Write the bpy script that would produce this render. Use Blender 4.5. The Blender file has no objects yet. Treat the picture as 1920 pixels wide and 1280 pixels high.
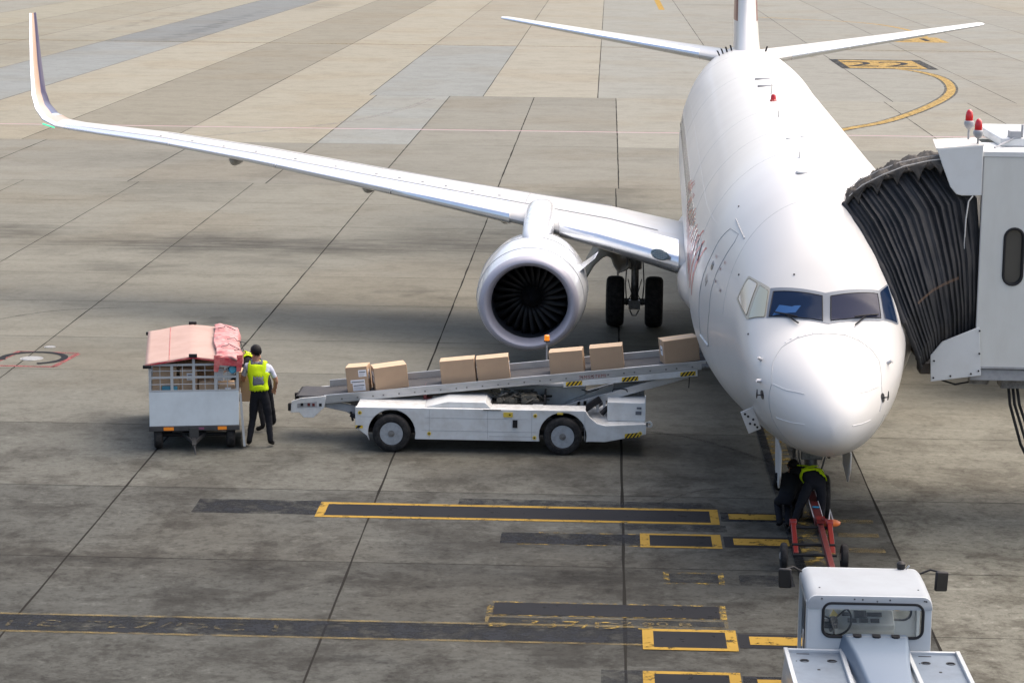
import bpy, bmesh, math, random
from math import sin, cos, pi, radians, sqrt, atan2
from mathutils import Vector, Matrix, noise
from mathutils.bvhtree import BVHTree

random.seed(7)
SC = bpy.context.scene
COL = SC.collection

# ------------------------------------------------------------------ camera
cam_d = bpy.data.cameras.new('camera')
cam_d.sensor_width = 36.0
cam_d.lens = 4428.9 / 1920 * 36.0
cam_d.clip_start = 0.5
cam_d.clip_end = 3000
cam = bpy.data.objects.new('camera', cam_d)
COL.objects.link(cam)
PT, YW, RL = radians(10.36875), radians(-2.23433), radians(0.58318)
fwd = Vector((sin(YW) * cos(PT), cos(YW) * cos(PT), -sin(PT)))
rgt = Vector((cos(YW), -sin(YW), 0))
upv = rgt.cross(fwd)
r2 = rgt * cos(RL) + upv * sin(RL)
u2 = -rgt * sin(RL) + upv * cos(RL)
R3 = Matrix((r2, u2, -fwd)).transposed()
cam.matrix_world = Matrix.Translation((0, 0, 9.1052)) @ R3.to_4x4()
SC.camera = cam

# ------------------------------------------------------------------ light
SUN_EL, SUN_AZ = radians(58), radians(62)
world = bpy.data.worlds.new('World')
SC.world = world
world.use_nodes = True
nt = world.node_tree
nt.nodes.clear()
wo = nt.nodes.new('ShaderNodeOutputWorld')
bg = nt.nodes.new('ShaderNodeBackground')
sky = nt.nodes.new('ShaderNodeTexSky')
sky.sky_type = 'NISHITA'
sky.sun_disc = False
sky.sun_elevation = SUN_EL
sky.sun_rotation = SUN_AZ
sky.air_density = 1.0
sky.dust_density = 6
sky.ozone_density = 1.0
bg.inputs['Strength'].default_value = 0.15
nt.links.new(sky.outputs[0], bg.inputs['Color'])
nt.links.new(bg.outputs[0], wo.inputs['Surface'])
sun_d = bpy.data.lights.new('sun', 'SUN')
sun_d.energy = 1.35
sun_d.angle = radians(100)
sun_d.color = (1.0, 0.87, 0.70)
sun = bpy.data.objects.new('sun', sun_d)
COL.objects.link(sun)
sd = Vector((sin(SUN_AZ) * cos(SUN_EL), cos(SUN_AZ) * cos(SUN_EL), sin(SUN_EL)))
sun.rotation_euler = sd.to_track_quat('Z', 'Y').to_euler()
sun.location = (40, 60, 60)
SC.view_settings.view_transform = 'Standard'
SC.view_settings.look = 'None'
SC.view_settings.exposure = 1.0
SC.view_settings.gamma = 1.0

# ------------------------------------------------------------------ materials
MATS = {}
def mat(name, col, rough=0.5, metal=0.0, coat=0.0, dirt=None, dscale=3.0, damt=0.35, bump=0.0,
        bscale=30.0, spec=0.5, trans=0.0, emit=None, stretch=None, ddet=8):
    if name in MATS:
        return MATS[name]
    m = bpy.data.materials.new(name)
    m.use_nodes = True
    n = m.node_tree.nodes
    l = m.node_tree.links
    b = n['Principled BSDF']
    b.inputs['Base Color'].default_value = (*col, 1)
    b.inputs['Roughness'].default_value = rough
    b.inputs['Metallic'].default_value = metal
    b.inputs['Coat Weight'].default_value = coat
    b.inputs['Coat Roughness'].default_value = 0.06
    b.inputs['Specular IOR Level'].default_value = spec
    b.inputs['Transmission Weight'].default_value = trans
    if emit:
        b.inputs['Emission Color'].default_value = (*emit[0], 1)
        b.inputs['Emission Strength'].default_value = emit[1]
    if dirt or bump:
        tc = n.new('ShaderNodeTexCoord')
        mp = n.new('ShaderNodeMapping')
        l.new(tc.outputs['Object'], mp.inputs['Vector'])
        if stretch:
            mp.inputs['Scale'].default_value = stretch
    if dirt:
        nz = n.new('ShaderNodeTexNoise')
        nz.inputs['Scale'].default_value = dscale
        nz.inputs['Detail'].default_value = ddet
        nz.inputs['Roughness'].default_value = 0.65
        l.new(mp.outputs[0], nz.inputs['Vector'])
        rp = n.new('ShaderNodeValToRGB')
        rp.color_ramp.elements[0].position = 0.42
        rp.color_ramp.elements[1].position = 0.72
        l.new(nz.outputs['Fac'], rp.inputs[0])
        mu = n.new('ShaderNodeMath')
        mu.operation = 'MULTIPLY'
        mu.inputs[1].default_value = damt
        l.new(rp.outputs[0], mu.inputs[0])
        mx = n.new('ShaderNodeMix')
        mx.data_type = 'RGBA'
        mx.inputs[6].default_value = (*col, 1)
        mx.inputs[7].default_value = (*dirt, 1)
        l.new(mu.outputs[0], mx.inputs[0])
        l.new(mx.outputs[2], b.inputs['Base Color'])
        ra = n.new('ShaderNodeMath')
        ra.operation = 'MULTIPLY_ADD'
        ra.inputs[1].default_value = 0.25
        ra.inputs[2].default_value = rough
        l.new(mu.outputs[0], ra.inputs[0])
        l.new(ra.outputs[0], b.inputs['Roughness'])
    if bump:
        nb = n.new('ShaderNodeTexNoise')
        nb.inputs['Scale'].default_value = bscale
        nb.inputs['Detail'].default_value = 5
        l.new(mp.outputs[0], nb.inputs['Vector'])
        bp = n.new('ShaderNodeBump')
        bp.inputs['Strength'].default_value = bump
        bp.inputs['Distance'].default_value = 0.02
        l.new(nb.outputs['Fac'], bp.inputs['Height'])
        l.new(bp.outputs[0], b.inputs['Normal'])
    MATS[name] = m
    return m

M = dict(
    paint=mat('aircraft_white_paint', (.63, .62, .60), .30, 0, .12, spec=.38, dirt=(.46, .44, .41), dscale=.7, damt=.14, ddet=2),
    wingtop=mat('wing_grey_paint', (.50, .505, .51), .34, 0, .15, dirt=(.42, .34, .24), dscale=1.4, damt=.3, stretch=(.5, 1, 1)),
    slat=mat('polished_leading_edge', (.80, .83, .88), .23, .75, 0, dirt=(.5, .5, .5), dscale=2, damt=.2),
    lip=mat('engine_lip_metal', (.36, .36, .42), .50, .15, 0),
    nacelle=mat('nacelle_white_paint', (.62, .65, .69), .24, 0, .6, dirt=(.5, .48, .45), dscale=1.8, damt=.22),
    seam=mat('panel_seam_grey', (.36, .37, .38), .6),
    wframe=mat('windscreen_frame_grey', (.19, .21, .24), .5, .1),
    glassd=mat('dark_blue_windscreen', (.007, .018, .048), .10, 0, 0, spec=.22),
    glassp=mat('violet_tinted_windscreen', (.014, .019, .048), .12, 0, 0, spec=.22),
    shade=mat('cream_horizon_reflection', (.62, .56, .46), .18, 0, .8),  # side pane: bright horizon reflection painted in as cream
    skypane2=mat('greenish_horizon_reflection', (.40, .41, .32), .12, 0, .9),  # side pane: same painted horizon reflection, greener
    cabinw=mat('cabin_window_dark', (.06, .07, .09), .1, 0, .6),
    black=mat('black_paint', (.016, .016, .018), .5, spec=.25),
    rubber=mat('tyre_rubber', (.018, .018, .019), .8, spec=.15, dirt=(.09, .085, .08), dscale=9, damt=.45),
    fan=mat('fan_blade_metal', (.011, .011, .012), .5, 0, spec=.3),
    spinner=mat('spinner_dark', (.02, .02, .022), .4, .3),
    barrel=mat('inlet_barrel_grey', (.05, .055, .065), .5, .1, spec=.3),
    steel=mat('gear_steel', (.22, .22, .22), .45, .6, dirt=(.05, .045, .04), dscale=12, damt=.7),
    alu=mat('worn_aluminium', (.52, .53, .54), .38, .7, dirt=(.25, .24, .22), dscale=6, damt=.5, stretch=(.3, 1, 1)),
    gse=mat('worn_white_vehicle_paint', (.62, .64, .64), .38, 0, .15, dirt=(.30, .27, .23), dscale=3.2, damt=.42),
    gse2=mat('scuffed_white_vehicle_paint', (.60, .61, .60), .42, 0, .1, dirt=(.20, .18, .16), dscale=7, damt=.55),
    greyp=mat('grey_vehicle_paint', (.33, .34, .35), .5, 0, 0, dirt=(.14, .13, .12), dscale=5, damt=.5),
    tugdeck=mat('blue_grey_tread_plate', (.17, .21, .26), .40, .2, 0, dirt=(.08, .09, .11), dscale=3, damt=.4),
    tugw=mat('tug_white_paint', (.48, .51, .53), .28, 0, .4, dirt=(.36, .35, .33), dscale=2.2, damt=.25),
    belt=mat('conveyor_belt_rubber', (.055, .056, .062), .75, spec=.15, dirt=(.12, .115, .11), dscale=5, damt=.4, bump=.15),
    yellow=mat('hazard_yellow', (.62, .42, .02), .45),
    red=mat('towbar_red_paint', (.11, .014, .014), .45, dirt=(.10, .03, .03), dscale=8, damt=.5),
    orange=mat('orange_reflector', (.85, .26, .02), .35),
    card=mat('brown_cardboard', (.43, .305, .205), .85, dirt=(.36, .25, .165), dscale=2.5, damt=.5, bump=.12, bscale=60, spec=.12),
    cardlit=mat('cardboard_lit_top', (.56, .42, .29), .85, dirt=(.48, .35, .23), dscale=2.5, damt=.4, spec=.12),  # same cardboard, with the light on its top put into the colour
    tape=mat('packing_tape', (.44, .32, .215), .4),
    label=mat('white_paper_label', (.72, .72, .74), .7),
    ink=mat('dark_ink', (.05, .05, .07), .7),
    tarp=mat('pink_tarpaulin_roof', (.40, .285, .25), .75, dirt=(.32, .215, .185), dscale=1.6, damt=.5, bump=.2, bscale=5, spec=.12),
    tarpred=mat('red_tarpaulin', (.42, .035, .055), .5, dirt=(.60, .28, .24), dscale=4, damt=.9, bump=.4, bscale=8, spec=.12),
    cartp=mat('cart_panel_paint', (.58, .64, .67), .45, 0, .1, dirt=(.42, .46, .48), dscale=2.6, damt=.5),
    cartf=mat('cart_frame_galvanised', (.45, .47, .48), .5, .3),
    blue=mat('blue_sticker', (.02, .24, .42), .4),
    hivis=mat('hi_vis_yellow', (.50, .68, .01), .6, emit=None, bump=.3, bscale=14, spec=.12),
    vgrey=mat('vest_grey_panel', (.13, .14, .16), .7, spec=.12),
    shirt=mat('pale_blue_shirt', (.52, .55, .66), .8, bump=.4, bscale=11, spec=.12),
    dshirt=mat('black_work_shirt', (.018, .019, .022), .85, bump=.4, bscale=11, spec=.12),
    trousers=mat('black_trousers', (.014, .015, .019), .85, bump=.4, bscale=9, spec=.12),
    skin=mat('skin', (.40, .22, .15), .55, spec=.12),
    hair=mat('black_hair', (.012, .011, .012), .5, bump=.6, bscale=60, spec=.12),
    shoe=mat('black_shoe', (.012, .012, .013), .4, spec=.12),
    bridge=mat('jet_bridge_panel_paint', (.60, .61, .58), .42, 0, .15, dirt=(.42, .40, .36), dscale=1.6, damt=.35, stretch=(1, 1, .35)),
    bridge2=mat('jet_bridge_hood_paint', (.62, .64, .64), .38, 0, .2, dirt=(.45, .44, .41), dscale=3, damt=.25),
    bwin=mat('jet_bridge_window_glass', (.055, .055, .05), .12, 0, .6),
    canvas=mat('dark_canopy_canvas', (.030, .032, .037), .75, spec=.2, dirt=(.085, .08, .075), dscale=2.5, damt=.45, bump=.35, bscale=7),
    canvast=mat('dusty_canopy_top_canvas', (.080, .073, .066), .85, dirt=(.028, .028, .028), dscale=3, damt=.8, bump=.5, bscale=8, spec=.12),
    redlamp=mat('red_lamp_lens', (.42, .008, .012), .15, 0, .5, emit=((1, .02, .03), .03)),
    amber=mat('amber_lamp_lens', (.85, .22, .01), .2, 0, .5, emit=((1, .3, .02), .3)),
    lampg=mat('lamp_base_grey', (.30, .31, .33), .5),
    rope=mat('pale_rope', (.60, .58, .54), .8),
    winglet_in=mat('winglet_salmon_paint', (.46, .32, .24), .3, 0, .4),
    winglet_blue=mat('winglet_navy_paint', (.035, .03, .12), .3, 0, .4),
    livred=mat('livery_red', (.50, .035, .06), .35, 0, .3),
    livblue=mat('livery_blue', (.12, .16, .40), .35, 0, .3),
    tailred=mat('tail_dark_red', (.16, .03, .03), .35, 0, .3),
    green=mat('green_position_light', (.05, .55, .3), .1, 0, .5, emit=((.1, 1, .5), .4)),
    clear=mat('clear_glass', (.9, .95, .95), .03, 0, 0, trans=1.0),
    lightglass=mat('landing_light_glass', (.10, .14, .15), .08, .2, 1.0),
)

# ------------------------------------------------------------------ mesh helper
def children(o):
    return [c for c in bpy.data.objects if c.parent == o]

class MB:
    """collects shapes, builds them as one mesh object"""
    def __init__(s):
        s.v, s.f, s.m = [], [], []
    def add(s, vs, fs, mi=0):
        k = len(s.v)
        s.v += [tuple(v) for v in vs]
        s.f += [tuple(i + k for i in f) for f in fs]
        s.m += [mi] * len(fs)
        return s
    def box(s, x0, x1, y0, y1, z0, z1, mi=0, mx=None):
        vs = [Vector((x, y, z)) for x in (x0, x1) for y in (y0, y1) for z in (z0, z1)]
        if mx:
            vs = [mx @ v for v in vs]
        return s.add(vs, [(0, 1, 3, 2), (4, 6, 7, 5), (0, 4, 5, 1), (2, 3, 7, 6), (0, 2, 6, 4), (1, 5, 7, 3)], mi)
    def prism(s, poly, ax, a0, a1, mi=0):
        """poly in the plane normal to ax ('y': (x,z), 'x': (y,z), 'z': (x,y)) extruded a0..a1"""
        def P(p, a):
            return (p[0], a, p[1]) if ax == 'y' else ((a, p[0], p[1]) if ax == 'x' else (p[0], p[1], a))
        n = len(poly)
        vs = [P(p, a0) for p in poly] + [P(p, a1) for p in poly]
        fs = [tuple(range(n))[::-1], tuple(range(n, 2 * n))]
        fs += [(i, (i + 1) % n, n + (i + 1) % n, n + i) for i in range(n)]
        return s.add(vs, fs, mi)
    def loft(s, rings, cap0=True, cap1=True, mi=0, closed=True):
        n = len(rings[0])
        vs = [p for r in rings for p in r]
        fs = []
        for i in range(len(rings) - 1):
            for j in range(n if closed else n - 1):
                k = (j + 1) % n
                fs.append((i * n + j, i * n + k, (i + 1) * n + k, (i + 1) * n + j))
        if cap0:
            fs.append(tuple(range(n))[::-1])
        if cap1:
            fs.append(tuple((len(rings) - 1) * n + j for j in range(n)))
        return s.add(vs, fs, mi)
    def tube(s, pts, r, n=8, mi=0, cap=True):
        pts = [Vector(p) for p in pts]
        rs = r if isinstance(r, (list, tuple)) else [r] * len(pts)
        rings = []
        pu = None
        for i, p in enumerate(pts):
            t = (pts[min(i + 1, len(pts) - 1)] - pts[max(i - 1, 0)]).normalized()
            a = Vector((0, 0, 1)) if abs(t.z) < .9 else Vector((1, 0, 0))
            u = t.cross(a).normalized() if pu is None else (pu - t * pu.dot(t)).normalized()
            pu = u
            w = t.cross(u)
            rings.append([p + (u * cos(2 * pi * k / n) + w * sin(2 * pi * k / n)) * rs[i] for k in range(n)])
        return s.loft(rings, cap, cap, mi)
    def beam(s, p0, p1, w, h, mi=0):
        """rectangular bar from p0 to p1, width w (horizontal), height h"""
        p0, p1 = Vector(p0), Vector(p1)
        t = (p1 - p0).normalized()
        a = Vector((0, 0, 1)) if abs(t.z) < .95 else Vector((0, 1, 0))
        u = t.cross(a).normalized()
        w_ = u.cross(t)
        rings = [[p + u * (w / 2 * sx) + w_ * (h / 2 * sz) for sx, sz in ((-1, -1), (1, -1), (1, 1), (-1, 1))] for p in (p0, p1)]
        return s.loft(rings, True, True, mi)
    def lathe(s, prof, c, axis='x', n=32, mi=0, close=False, sz=1.0):
        """prof list of (a, r): a along axis, r radius"""
        rings = []
        for a, r in prof:
            ring = []
            for k in range(n):
                p, q = r * cos(2 * pi * k / n), r * sin(2 * pi * k / n) * sz
                ring.append({'x': (c[0] + a, c[1] + p, c[2] + q), 'y': (c[0] + p, c[1] + a, c[2] + q), 'z': (c[0] + p, c[1] + q, c[2] + a)}[axis])
            rings.append(ring)
        if close:
            rings.append(rings[0])
        return s.loft(rings, not close, not close, mi)
    def build(s, name, mats, parent=None, smooth=True, bevel=0.0, origin=None, seg=2, loc=None):
        me = bpy.data.meshes.new(name)
        o = bpy.data.objects.new(name, me)
        org = Vector(origin) if origin is not None else Vector((0, 0, 0))
        me.from_pydata([tuple(Vector(v) - org) for v in s.v], [], s.f)
        if not isinstance(mats, (list, tuple)):
            mats = [mats]
        for m_ in mats:
            me.materials.append(m_)
        me.polygons.foreach_set('material_index', s.m)
        bm = bmesh.new()
        bm.from_mesh(me)
        bmesh.ops.remove_doubles(bm, verts=bm.verts, dist=1e-5)
        bmesh.ops.recalc_face_normals(bm, faces=bm.faces)
        if smooth:
            for f in bm.faces:
                f.smooth = True
            for e in bm.edges:
                if len(e.link_faces) == 2:
                    try:
                        e.smooth = e.calc_face_angle() < radians(38)
                    except ValueError:
                        pass
        bm.to_mesh(me)
        bm.free()
        if bevel:
            b = o.modifiers.new('bevel', 'BEVEL')
            b.width = bevel
            b.segments = seg
            b.limit_method = 'ANGLE'
            b.angle_limit = radians(40)
            b.harden_normals = False
        COL.objects.link(o)
        if parent is not None:
            o.parent = parent
        if loc is not None:
            o.location = loc
        return o

class PB(MB):
    """like MB but its shapes are given in world coordinates; the origin is the parent's place"""
    def build(s, name, mats, parent=None, **k):
        r = parent
        while r is not None and r.parent is not None:
            r = r.parent
        return MB.build(s, name, mats, parent, origin=(r.location if r is not None else (0, 0, 0)), **k)

def tag(o, label=None, cat=None, group=None, kind=None):
    if label: o['label'] = label
    if cat: o['category'] = cat
    if group: o['group'] = group
    if kind: o['kind'] = kind
    return o

def thing(name, label, cat, loc=(0, 0, 0), rz=0.0, group=None):
    o = bpy.data.objects.new(name, None)
    o.empty_display_size = .3
    COL.objects.link(o)
    o.location = loc
    o.rotation_euler = (0, 0, rz)
    return tag(o, label, cat, group)

def copy_tree(o, parent=None):
    c = o.copy()
    COL.objects.link(c)
    c.parent = parent
    for ch in children(o):
        copy_tree(ch, c)
    return c

def text_mesh(txt, size, name='lettering', shear=0.0, spacing=1.0, offset=0.0):
    cu = bpy.data.curves.new(name, 'FONT')
    cu.body = txt
    cu.size = size
    cu.shear = shear
    cu.space_character = spacing
    cu.offset = offset
    cu.align_x = 'CENTER'
    cu.align_y = 'CENTER'
    t = bpy.data.objects.new('tmp', cu)
    COL.objects.link(t)
    dg = bpy.context.evaluated_depsgraph_get()
    me = bpy.data.meshes.new_from_object(t.evaluated_get(dg))
    vs = [v.co.copy() for v in me.vertices]
    fs = [tuple(p.vertices) for p in me.polygons]
    bpy.data.objects.remove(t)
    bpy.data.meshes.remove(me)
    return vs, fs

# ------------------------------------------------------------------ ground
def ground_material():
    m = bpy.data.materials.new('concrete_apron')
    m.use_nodes = True
    n, l = m.node_tree.nodes, m.node_tree.links
    b = n['Principled BSDF']
    tc = n.new('ShaderNodeTexCoord')
    P = tc.outputs['Object']
    def noise_(scale, detail=6, rough=.6, dist=0.0, vec=P, sc=None):
        x = n.new('ShaderNodeTexNoise')
        x.inputs['Scale'].default_value = scale
        x.inputs['Detail'].default_value = detail
        x.inputs['Roughness'].default_value = rough
        x.inputs['Distortion'].default_value = dist
        if sc:
            mp = n.new('ShaderNodeMapping')
            mp.inputs['Scale'].default_value = sc
            l.new(vec, mp.inputs['Vector'])
            vec = mp.outputs[0]
        l.new(vec, x.inputs['Vector'])
        return x
    def math_(op, a, b_=None, c=None):
        x = n.new('ShaderNodeMath')
        x.operation = op
        for i, q in enumerate((a, b_, c)):
            if q is None: continue
            if isinstance(q, (int, float)): x.inputs[i].default_value = q
            else: l.new(q, x.inputs[i])
        return x.outputs[0]
    def maprange(v, a, b_, c, d, smooth=True):
        x = n.new('ShaderNodeMapRange')
        if smooth: x.interpolation_type = 'SMOOTHSTEP'
        l.new(v, x.inputs[0])
        for i, q in enumerate((a, b_, c, d)): x.inputs[i + 1].default_value = q
        return x.outputs[0]
    att = n.new('ShaderNodeAttribute')
    att.attribute_name = 'slab_tone'
    base = att.outputs['Color']
    def mulcol(col, fac, tint):
        """mix towards tint*col by fac"""
        t = n.new('ShaderNodeMix'); t.data_type = 'RGBA'; t.blend_type = 'MULTIPLY'
        l.new(fac, t.inputs[0]); l.new(col, t.inputs[6]); t.inputs[7].default_value = (*tint, 1)
        return t.outputs[2]
    # position of each stain; warp the coordinates a little so the stains have ragged edges
    wn = noise_(.45, 5, .6)
    wv = n.new('ShaderNodeVectorMath'); wv.operation = 'MULTIPLY_ADD'
    l.new(wn.outputs['Color'], wv.inputs[0])
    wv.inputs[1].default_value = (5, 5, 0)
    l.new(P, wv.inputs[2])
    WP = wv.outputs[0]
    def blob(cx, cy, rx, ry, soft=.9):
        s = n.new('ShaderNodeVectorMath'); s.operation = 'SUBTRACT'
        l.new(WP, s.inputs[0]); s.inputs[1].default_value = (cx + 2.5, cy + 2.5, 0)
        d = n.new('ShaderNodeVectorMath'); d.operation = 'DIVIDE'
        l.new(s.outputs[0], d.inputs[0]); d.inputs[1].default_value = (rx, ry, 1e6)
        e = n.new('ShaderNodeVectorMath'); e.operation = 'LENGTH'
        l.new(d.outputs[0], e.inputs[0])
        return maprange(e.outputs['Value'], 1 - soft, 1.0, 1.0, 0.0)
    big = noise_(.12, 3, .5)
    mid = noise_(.55, 10, .74, .3)
    mid2 = noise_(1.9, 9, .76, .2)
    fine = noise_(9, 6, .7)
    grit = noise_(45, 3, .6)
    streak = noise_(1.0, 8, .7, .2, sc=(.5, 2.2, 1))
    streak2 = noise_(1.0, 9, .75, .1, sc=(.16, 1.3, 1))
    col = base
    # nearness mask: the worn stands close to the building are blotchier than the far apron
    sx = n.new('ShaderNodeSeparateXYZ'); l.new(P, sx.inputs[0])
    near = maprange(sx.outputs['Y'], 33, 48, 1.0, .22)
    veryfar = maprange(sx.outputs['Y'], 60, 100, 0.0, 1.0)
    # dark weathering blotches
    f1 = math_('MULTIPLY', maprange(mid.outputs['Fac'], .47, .60, 0, 1), math_('MULTIPLY', near, .85))
    col = mulcol(col, f1, (.52, .50, .49))
    f2 = math_('MULTIPLY', maprange(mid2.outputs['Fac'], .50, .60, 0, 1), math_('MULTIPLY_ADD', near, .55, .10))
    col = mulcol(col, f2, (.62, .60, .58))
    # pale worn patches
    f3 = math_('MULTIPLY', maprange(streak.outputs['Fac'], .56, .70, 0, 1), math_('MULTIPLY', near, .55))
    col = mulcol(col, f3, (1.75, 1.78, 1.8))
    # brown cast patches
    f4 = math_('MULTIPLY', maprange(big.outputs['Fac'], .48, .62, 0, 1), .45)
    col = mulcol(col, f4, (.93, .86, .78))
    # long faint sweeping streaks
    f5 = math_('MULTIPLY', maprange(streak2.outputs['Fac'], .46, .66, 0, 1), math_('MULTIPLY_ADD', veryfar, -.12, .34))
    col = mulcol(col, f5, (.72, .71, .69))
    # fine speckle
    f6 = math_('MULTIPLY', maprange(fine.outputs['Fac'], .50, .60, 0, 1), math_('MULTIPLY_ADD', near, .50, .16))
    col = mulcol(col, f6, (.66, .65, .64))
    pit = noise_(4.2, 8, .8, .4)
    f7 = math_('MULTIPLY', maprange(pit.outputs['Fac'], .54, .63, 0, 1), math_('MULTIPLY_ADD', near, .60, .10))
    col = mulcol(col, f7, (.50, .49, .48))
    f8 = math_('MULTIPLY', maprange(pit.outputs['Fac'], .44, .36, 0, 1), math_('MULTIPLY_ADD', near, .55, .06))
    col = mulcol(col, f8, (1.6, 1.62, 1.64))
    # individual stains (oil, rubber, soot)
    stains = [(-10, 63.6, 9.5, 3.2, .85), (-3.0, 64.6, 6.5, 3.6, .80), (-18, 66.0, 6, 2.6, .7), (-12.2, 59.5, 2.4, 1.4, .5), (-8.6, 60.2, 2.6, 1.3, .42),
              (-3.3, 62, 4.5, 4.0, .35), (-.3, 75, 2.6, 6.5, .60), (.1, 66, 3, 4, .45), (-2.2, 52.2, 1.1, .7, .55), (-1.5, 52.6, 1.5, .9, .35), (-5.0, 56, 1.0, .8, .5), (-3.2, 55.3, .8, .6, .35),
              (-8.9, 51.8, .8, .5, .45), (4.6, 42.3, 1.0, .5, .65), (2.0, 39.3, 2.6, 2.2, .45), (1.7, 37.4, 2.2, 1.2, .55), (-1.5, 38.0, 2.6, 1.4, .50), (-5.5, 38.4, 2.0, .9, .40),
              (-1.4, 33.2, 2.6, 1.4, .50), (-1.0, 31.4, 3.4, 1.6, .62), (1.2, 31.6, 1.4, 2.5, .40), (-4.7, 31.7, 2.2, 1.0, .42), (-6.5, 31.9, 1.7, .7, .35), (-2.4, 28.0, .8, .25, .5), (.2, 28.0, 1.4, .7, .35),
              (2.6, 33.0, 1.2, 4, .35), (3.2, 36.3, 1.2, 1.2, .5), (-.5, 49, 2.6, 4, .30), (1.2, 46, 3.2, 4.5, .42), (-14, 77, 4.5, 5.0, .32), (-9, 82, 6, 5, .28), (-16, 86, 6, 5, .25), (7.5, 50, 2.0, 1.2, .5), (-8.5, 41.5, 2.5, 1.0, .3),
              (-27, 222, 2.5, 18, .35), (11, 235, 9, 3, .3), (14, 205, 6, 5, .25), (-37, 150, 6, 30, .3), (-30.5, 185, .8, 40, .45), (-36.8, 185, .6, 45, .35)]
    tot = None
    for cx, cy, rx, ry, s in stains:
        q = math_('MULTIPLY', blob(cx, cy, rx, ry), s)
        tot = q if tot is None else math_('MAXIMUM', tot, q)
    ragged = maprange(streak.outputs['Fac'], .36, .58, .45, 1.0)
    tot = math_('MULTIPLY', tot, ragged)
    col = mulcol(col, tot, (.27, .265, .27))
    l.new(col, b.inputs['Base Color'])
    rr = math_('MULTIPLY_ADD', mid.outputs['Fac'], .25, .62)
    l.new(rr, b.inputs['Roughness'])
    b.inputs['Specular IOR Level'].default_value = .10
    bp = n.new('ShaderNodeBump')
    bp.inputs['Strength'].default_value = .25
    bp.inputs['Distance'].default_value = .012
    l.new(math_('ADD', grit.outputs['Fac'], fine.outputs['Fac']), bp.inputs['Height'])
    l.new(bp.outputs[0], b.inputs['Normal'])
    return m

GND = ground_material()
XJ = [-27.3, -23.4, -19.5, -15.6, -11.75, -7.55, -3.5, .35, 4.31, 8.3, 12.2, 16.1]
YJ = [12.5, 16.7, 20.9, 25.1, 29.25, 32.2, 36.35, 40.9, 45.8, 49.4, 54.0, 58.3, 63.1, 67.6, 73.0, 78.2]
XB = [-27.5, -22.0, -16.0, -11.35, -7.72, -3.57, .45, 5.65, 9.6, 13.55, 17.6]
YB = [78.2, 82.5, 87.2, 92.1, 96.8, 101.6, 106.5, 111.5, 116.5]
XC = [-57, -51.5, -45.6, -39.8, -34.2, -28.6, -23.0, -17.3, -11.7, -6.1, -.45, 6.6, 14.0, 20.0, 26.0, 32.0, 38]
YC = [116.5, 160, 215, 300]
rg = random.Random(3)
def tone_near(x, y):  # darker towards the stand: oil-darkened concrete plus terminal shade put into the colour
    k = min(1.0, max(0.0, (y - 33) / 18)) ** .8
    t = (.086 + .114 * k) * (1 + rg.uniform(-.05, .05))
    if x > 4.3: t = .195 * (1 + rg.uniform(-.04, .04)); k = max(k, .9)
    return (t * (1.01 + .04 * k), t, t * (.955 - .07 * k))
def tone_b(x, y):
    t = .255 + rg.uniform(-.01, .01)
    if y < 92 or x > -7.7 and y < 115 and x < .6: t *= .80
    elif -11.35 < x < -7.7: return (.25, .255, .255)
    return (t * 1.05, t, t * .90)
LANE = {-31.4: (.255, .265, .275), -25.8: (.32, .295, .25), -20.1: (.245, .225, .19), -14.5: (.315, .29, .245), -8.9: (.258, .264, .266), -3.3: (.31, .288, .25), 3.1: (.275, .27, .255), 10.3: (.27, .262, .245),
        17: (.275, .268, .25), 23: (.27, .262, .245), 29: (.275, .27, .255), 35: (.27, .262, .245), -37: (.30, .28, .24), -42.7: (.28, .26, .22), -48.5: (.30, .28, .235), -54.2: (.27, .26, .24)}
def tone_c(x, y):
    k = min(LANE, key=lambda q: abs(q - x))
    c = LANE[k]
    s = .93
    if y > 160 and k == -31.4: s = .72; c = (.26, .27, .285)
    if y > 160 and k == -8.9: c = (.30, .275, .235)
    s *= 1 + rg.uniform(-.03, .03)
    return tuple(a * s for a in c)
gb = MB()
gcol = []
def quad(x0, x1, y0, y1, c):
    gb.add([(x0, y0, 0), (x1, y0, 0), (x1, y1, 0), (x0, y1, 0)], [(0, 1, 2, 3)])
    gcol.append(c)
def zone(xs, ys, tone):
    for i in range(len(xs) - 1):
        for j in range(len(ys) - 1):
            quad(xs[i], xs[i + 1], ys[j], ys[j + 1], tone((xs[i] + xs[i + 1]) / 2, (ys[j] + ys[j + 1]) / 2))
zone(XJ, YJ, tone_near)
# between 78 and 116 m the left part already belongs to the wide lanes
zone([x for x in XB if x > -12], YB, tone_b)
zone(XC[:-1] + [38], YC, tone_c)
zone([x for x in XC if x < -12] + [-11.35], [92.1, 116.5], tone_c)
zone([-27.5, -22.0, -16.0, -11.35], [78.2, 82.5, 87.2, 92.1], tone_b)
far = (.27, .253, .222)
quad(-900, 900, 300, 1500, far)
quad(-900, -57, 116.5, 300, far); quad(38, 900, 116.5, 300, far)
quad(-900, -57, 92.1, 116.5, far); quad(17.6, 900, 78.2, 116.5, (.25, .238, .218))
quad(-900, -27.5, 78.2, 92.1, (.23, .218, .2))
quad(-900, -27.3, -900, 78.2, (.20, .196, .19)); quad(16.1, 900, -900, 78.2, (.19, .185, .175))
quad(-27.3, 16.1, -900, 12.5, (.22, .215, .205))
ground = gb.build('ground', GND, smooth=False)
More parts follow.
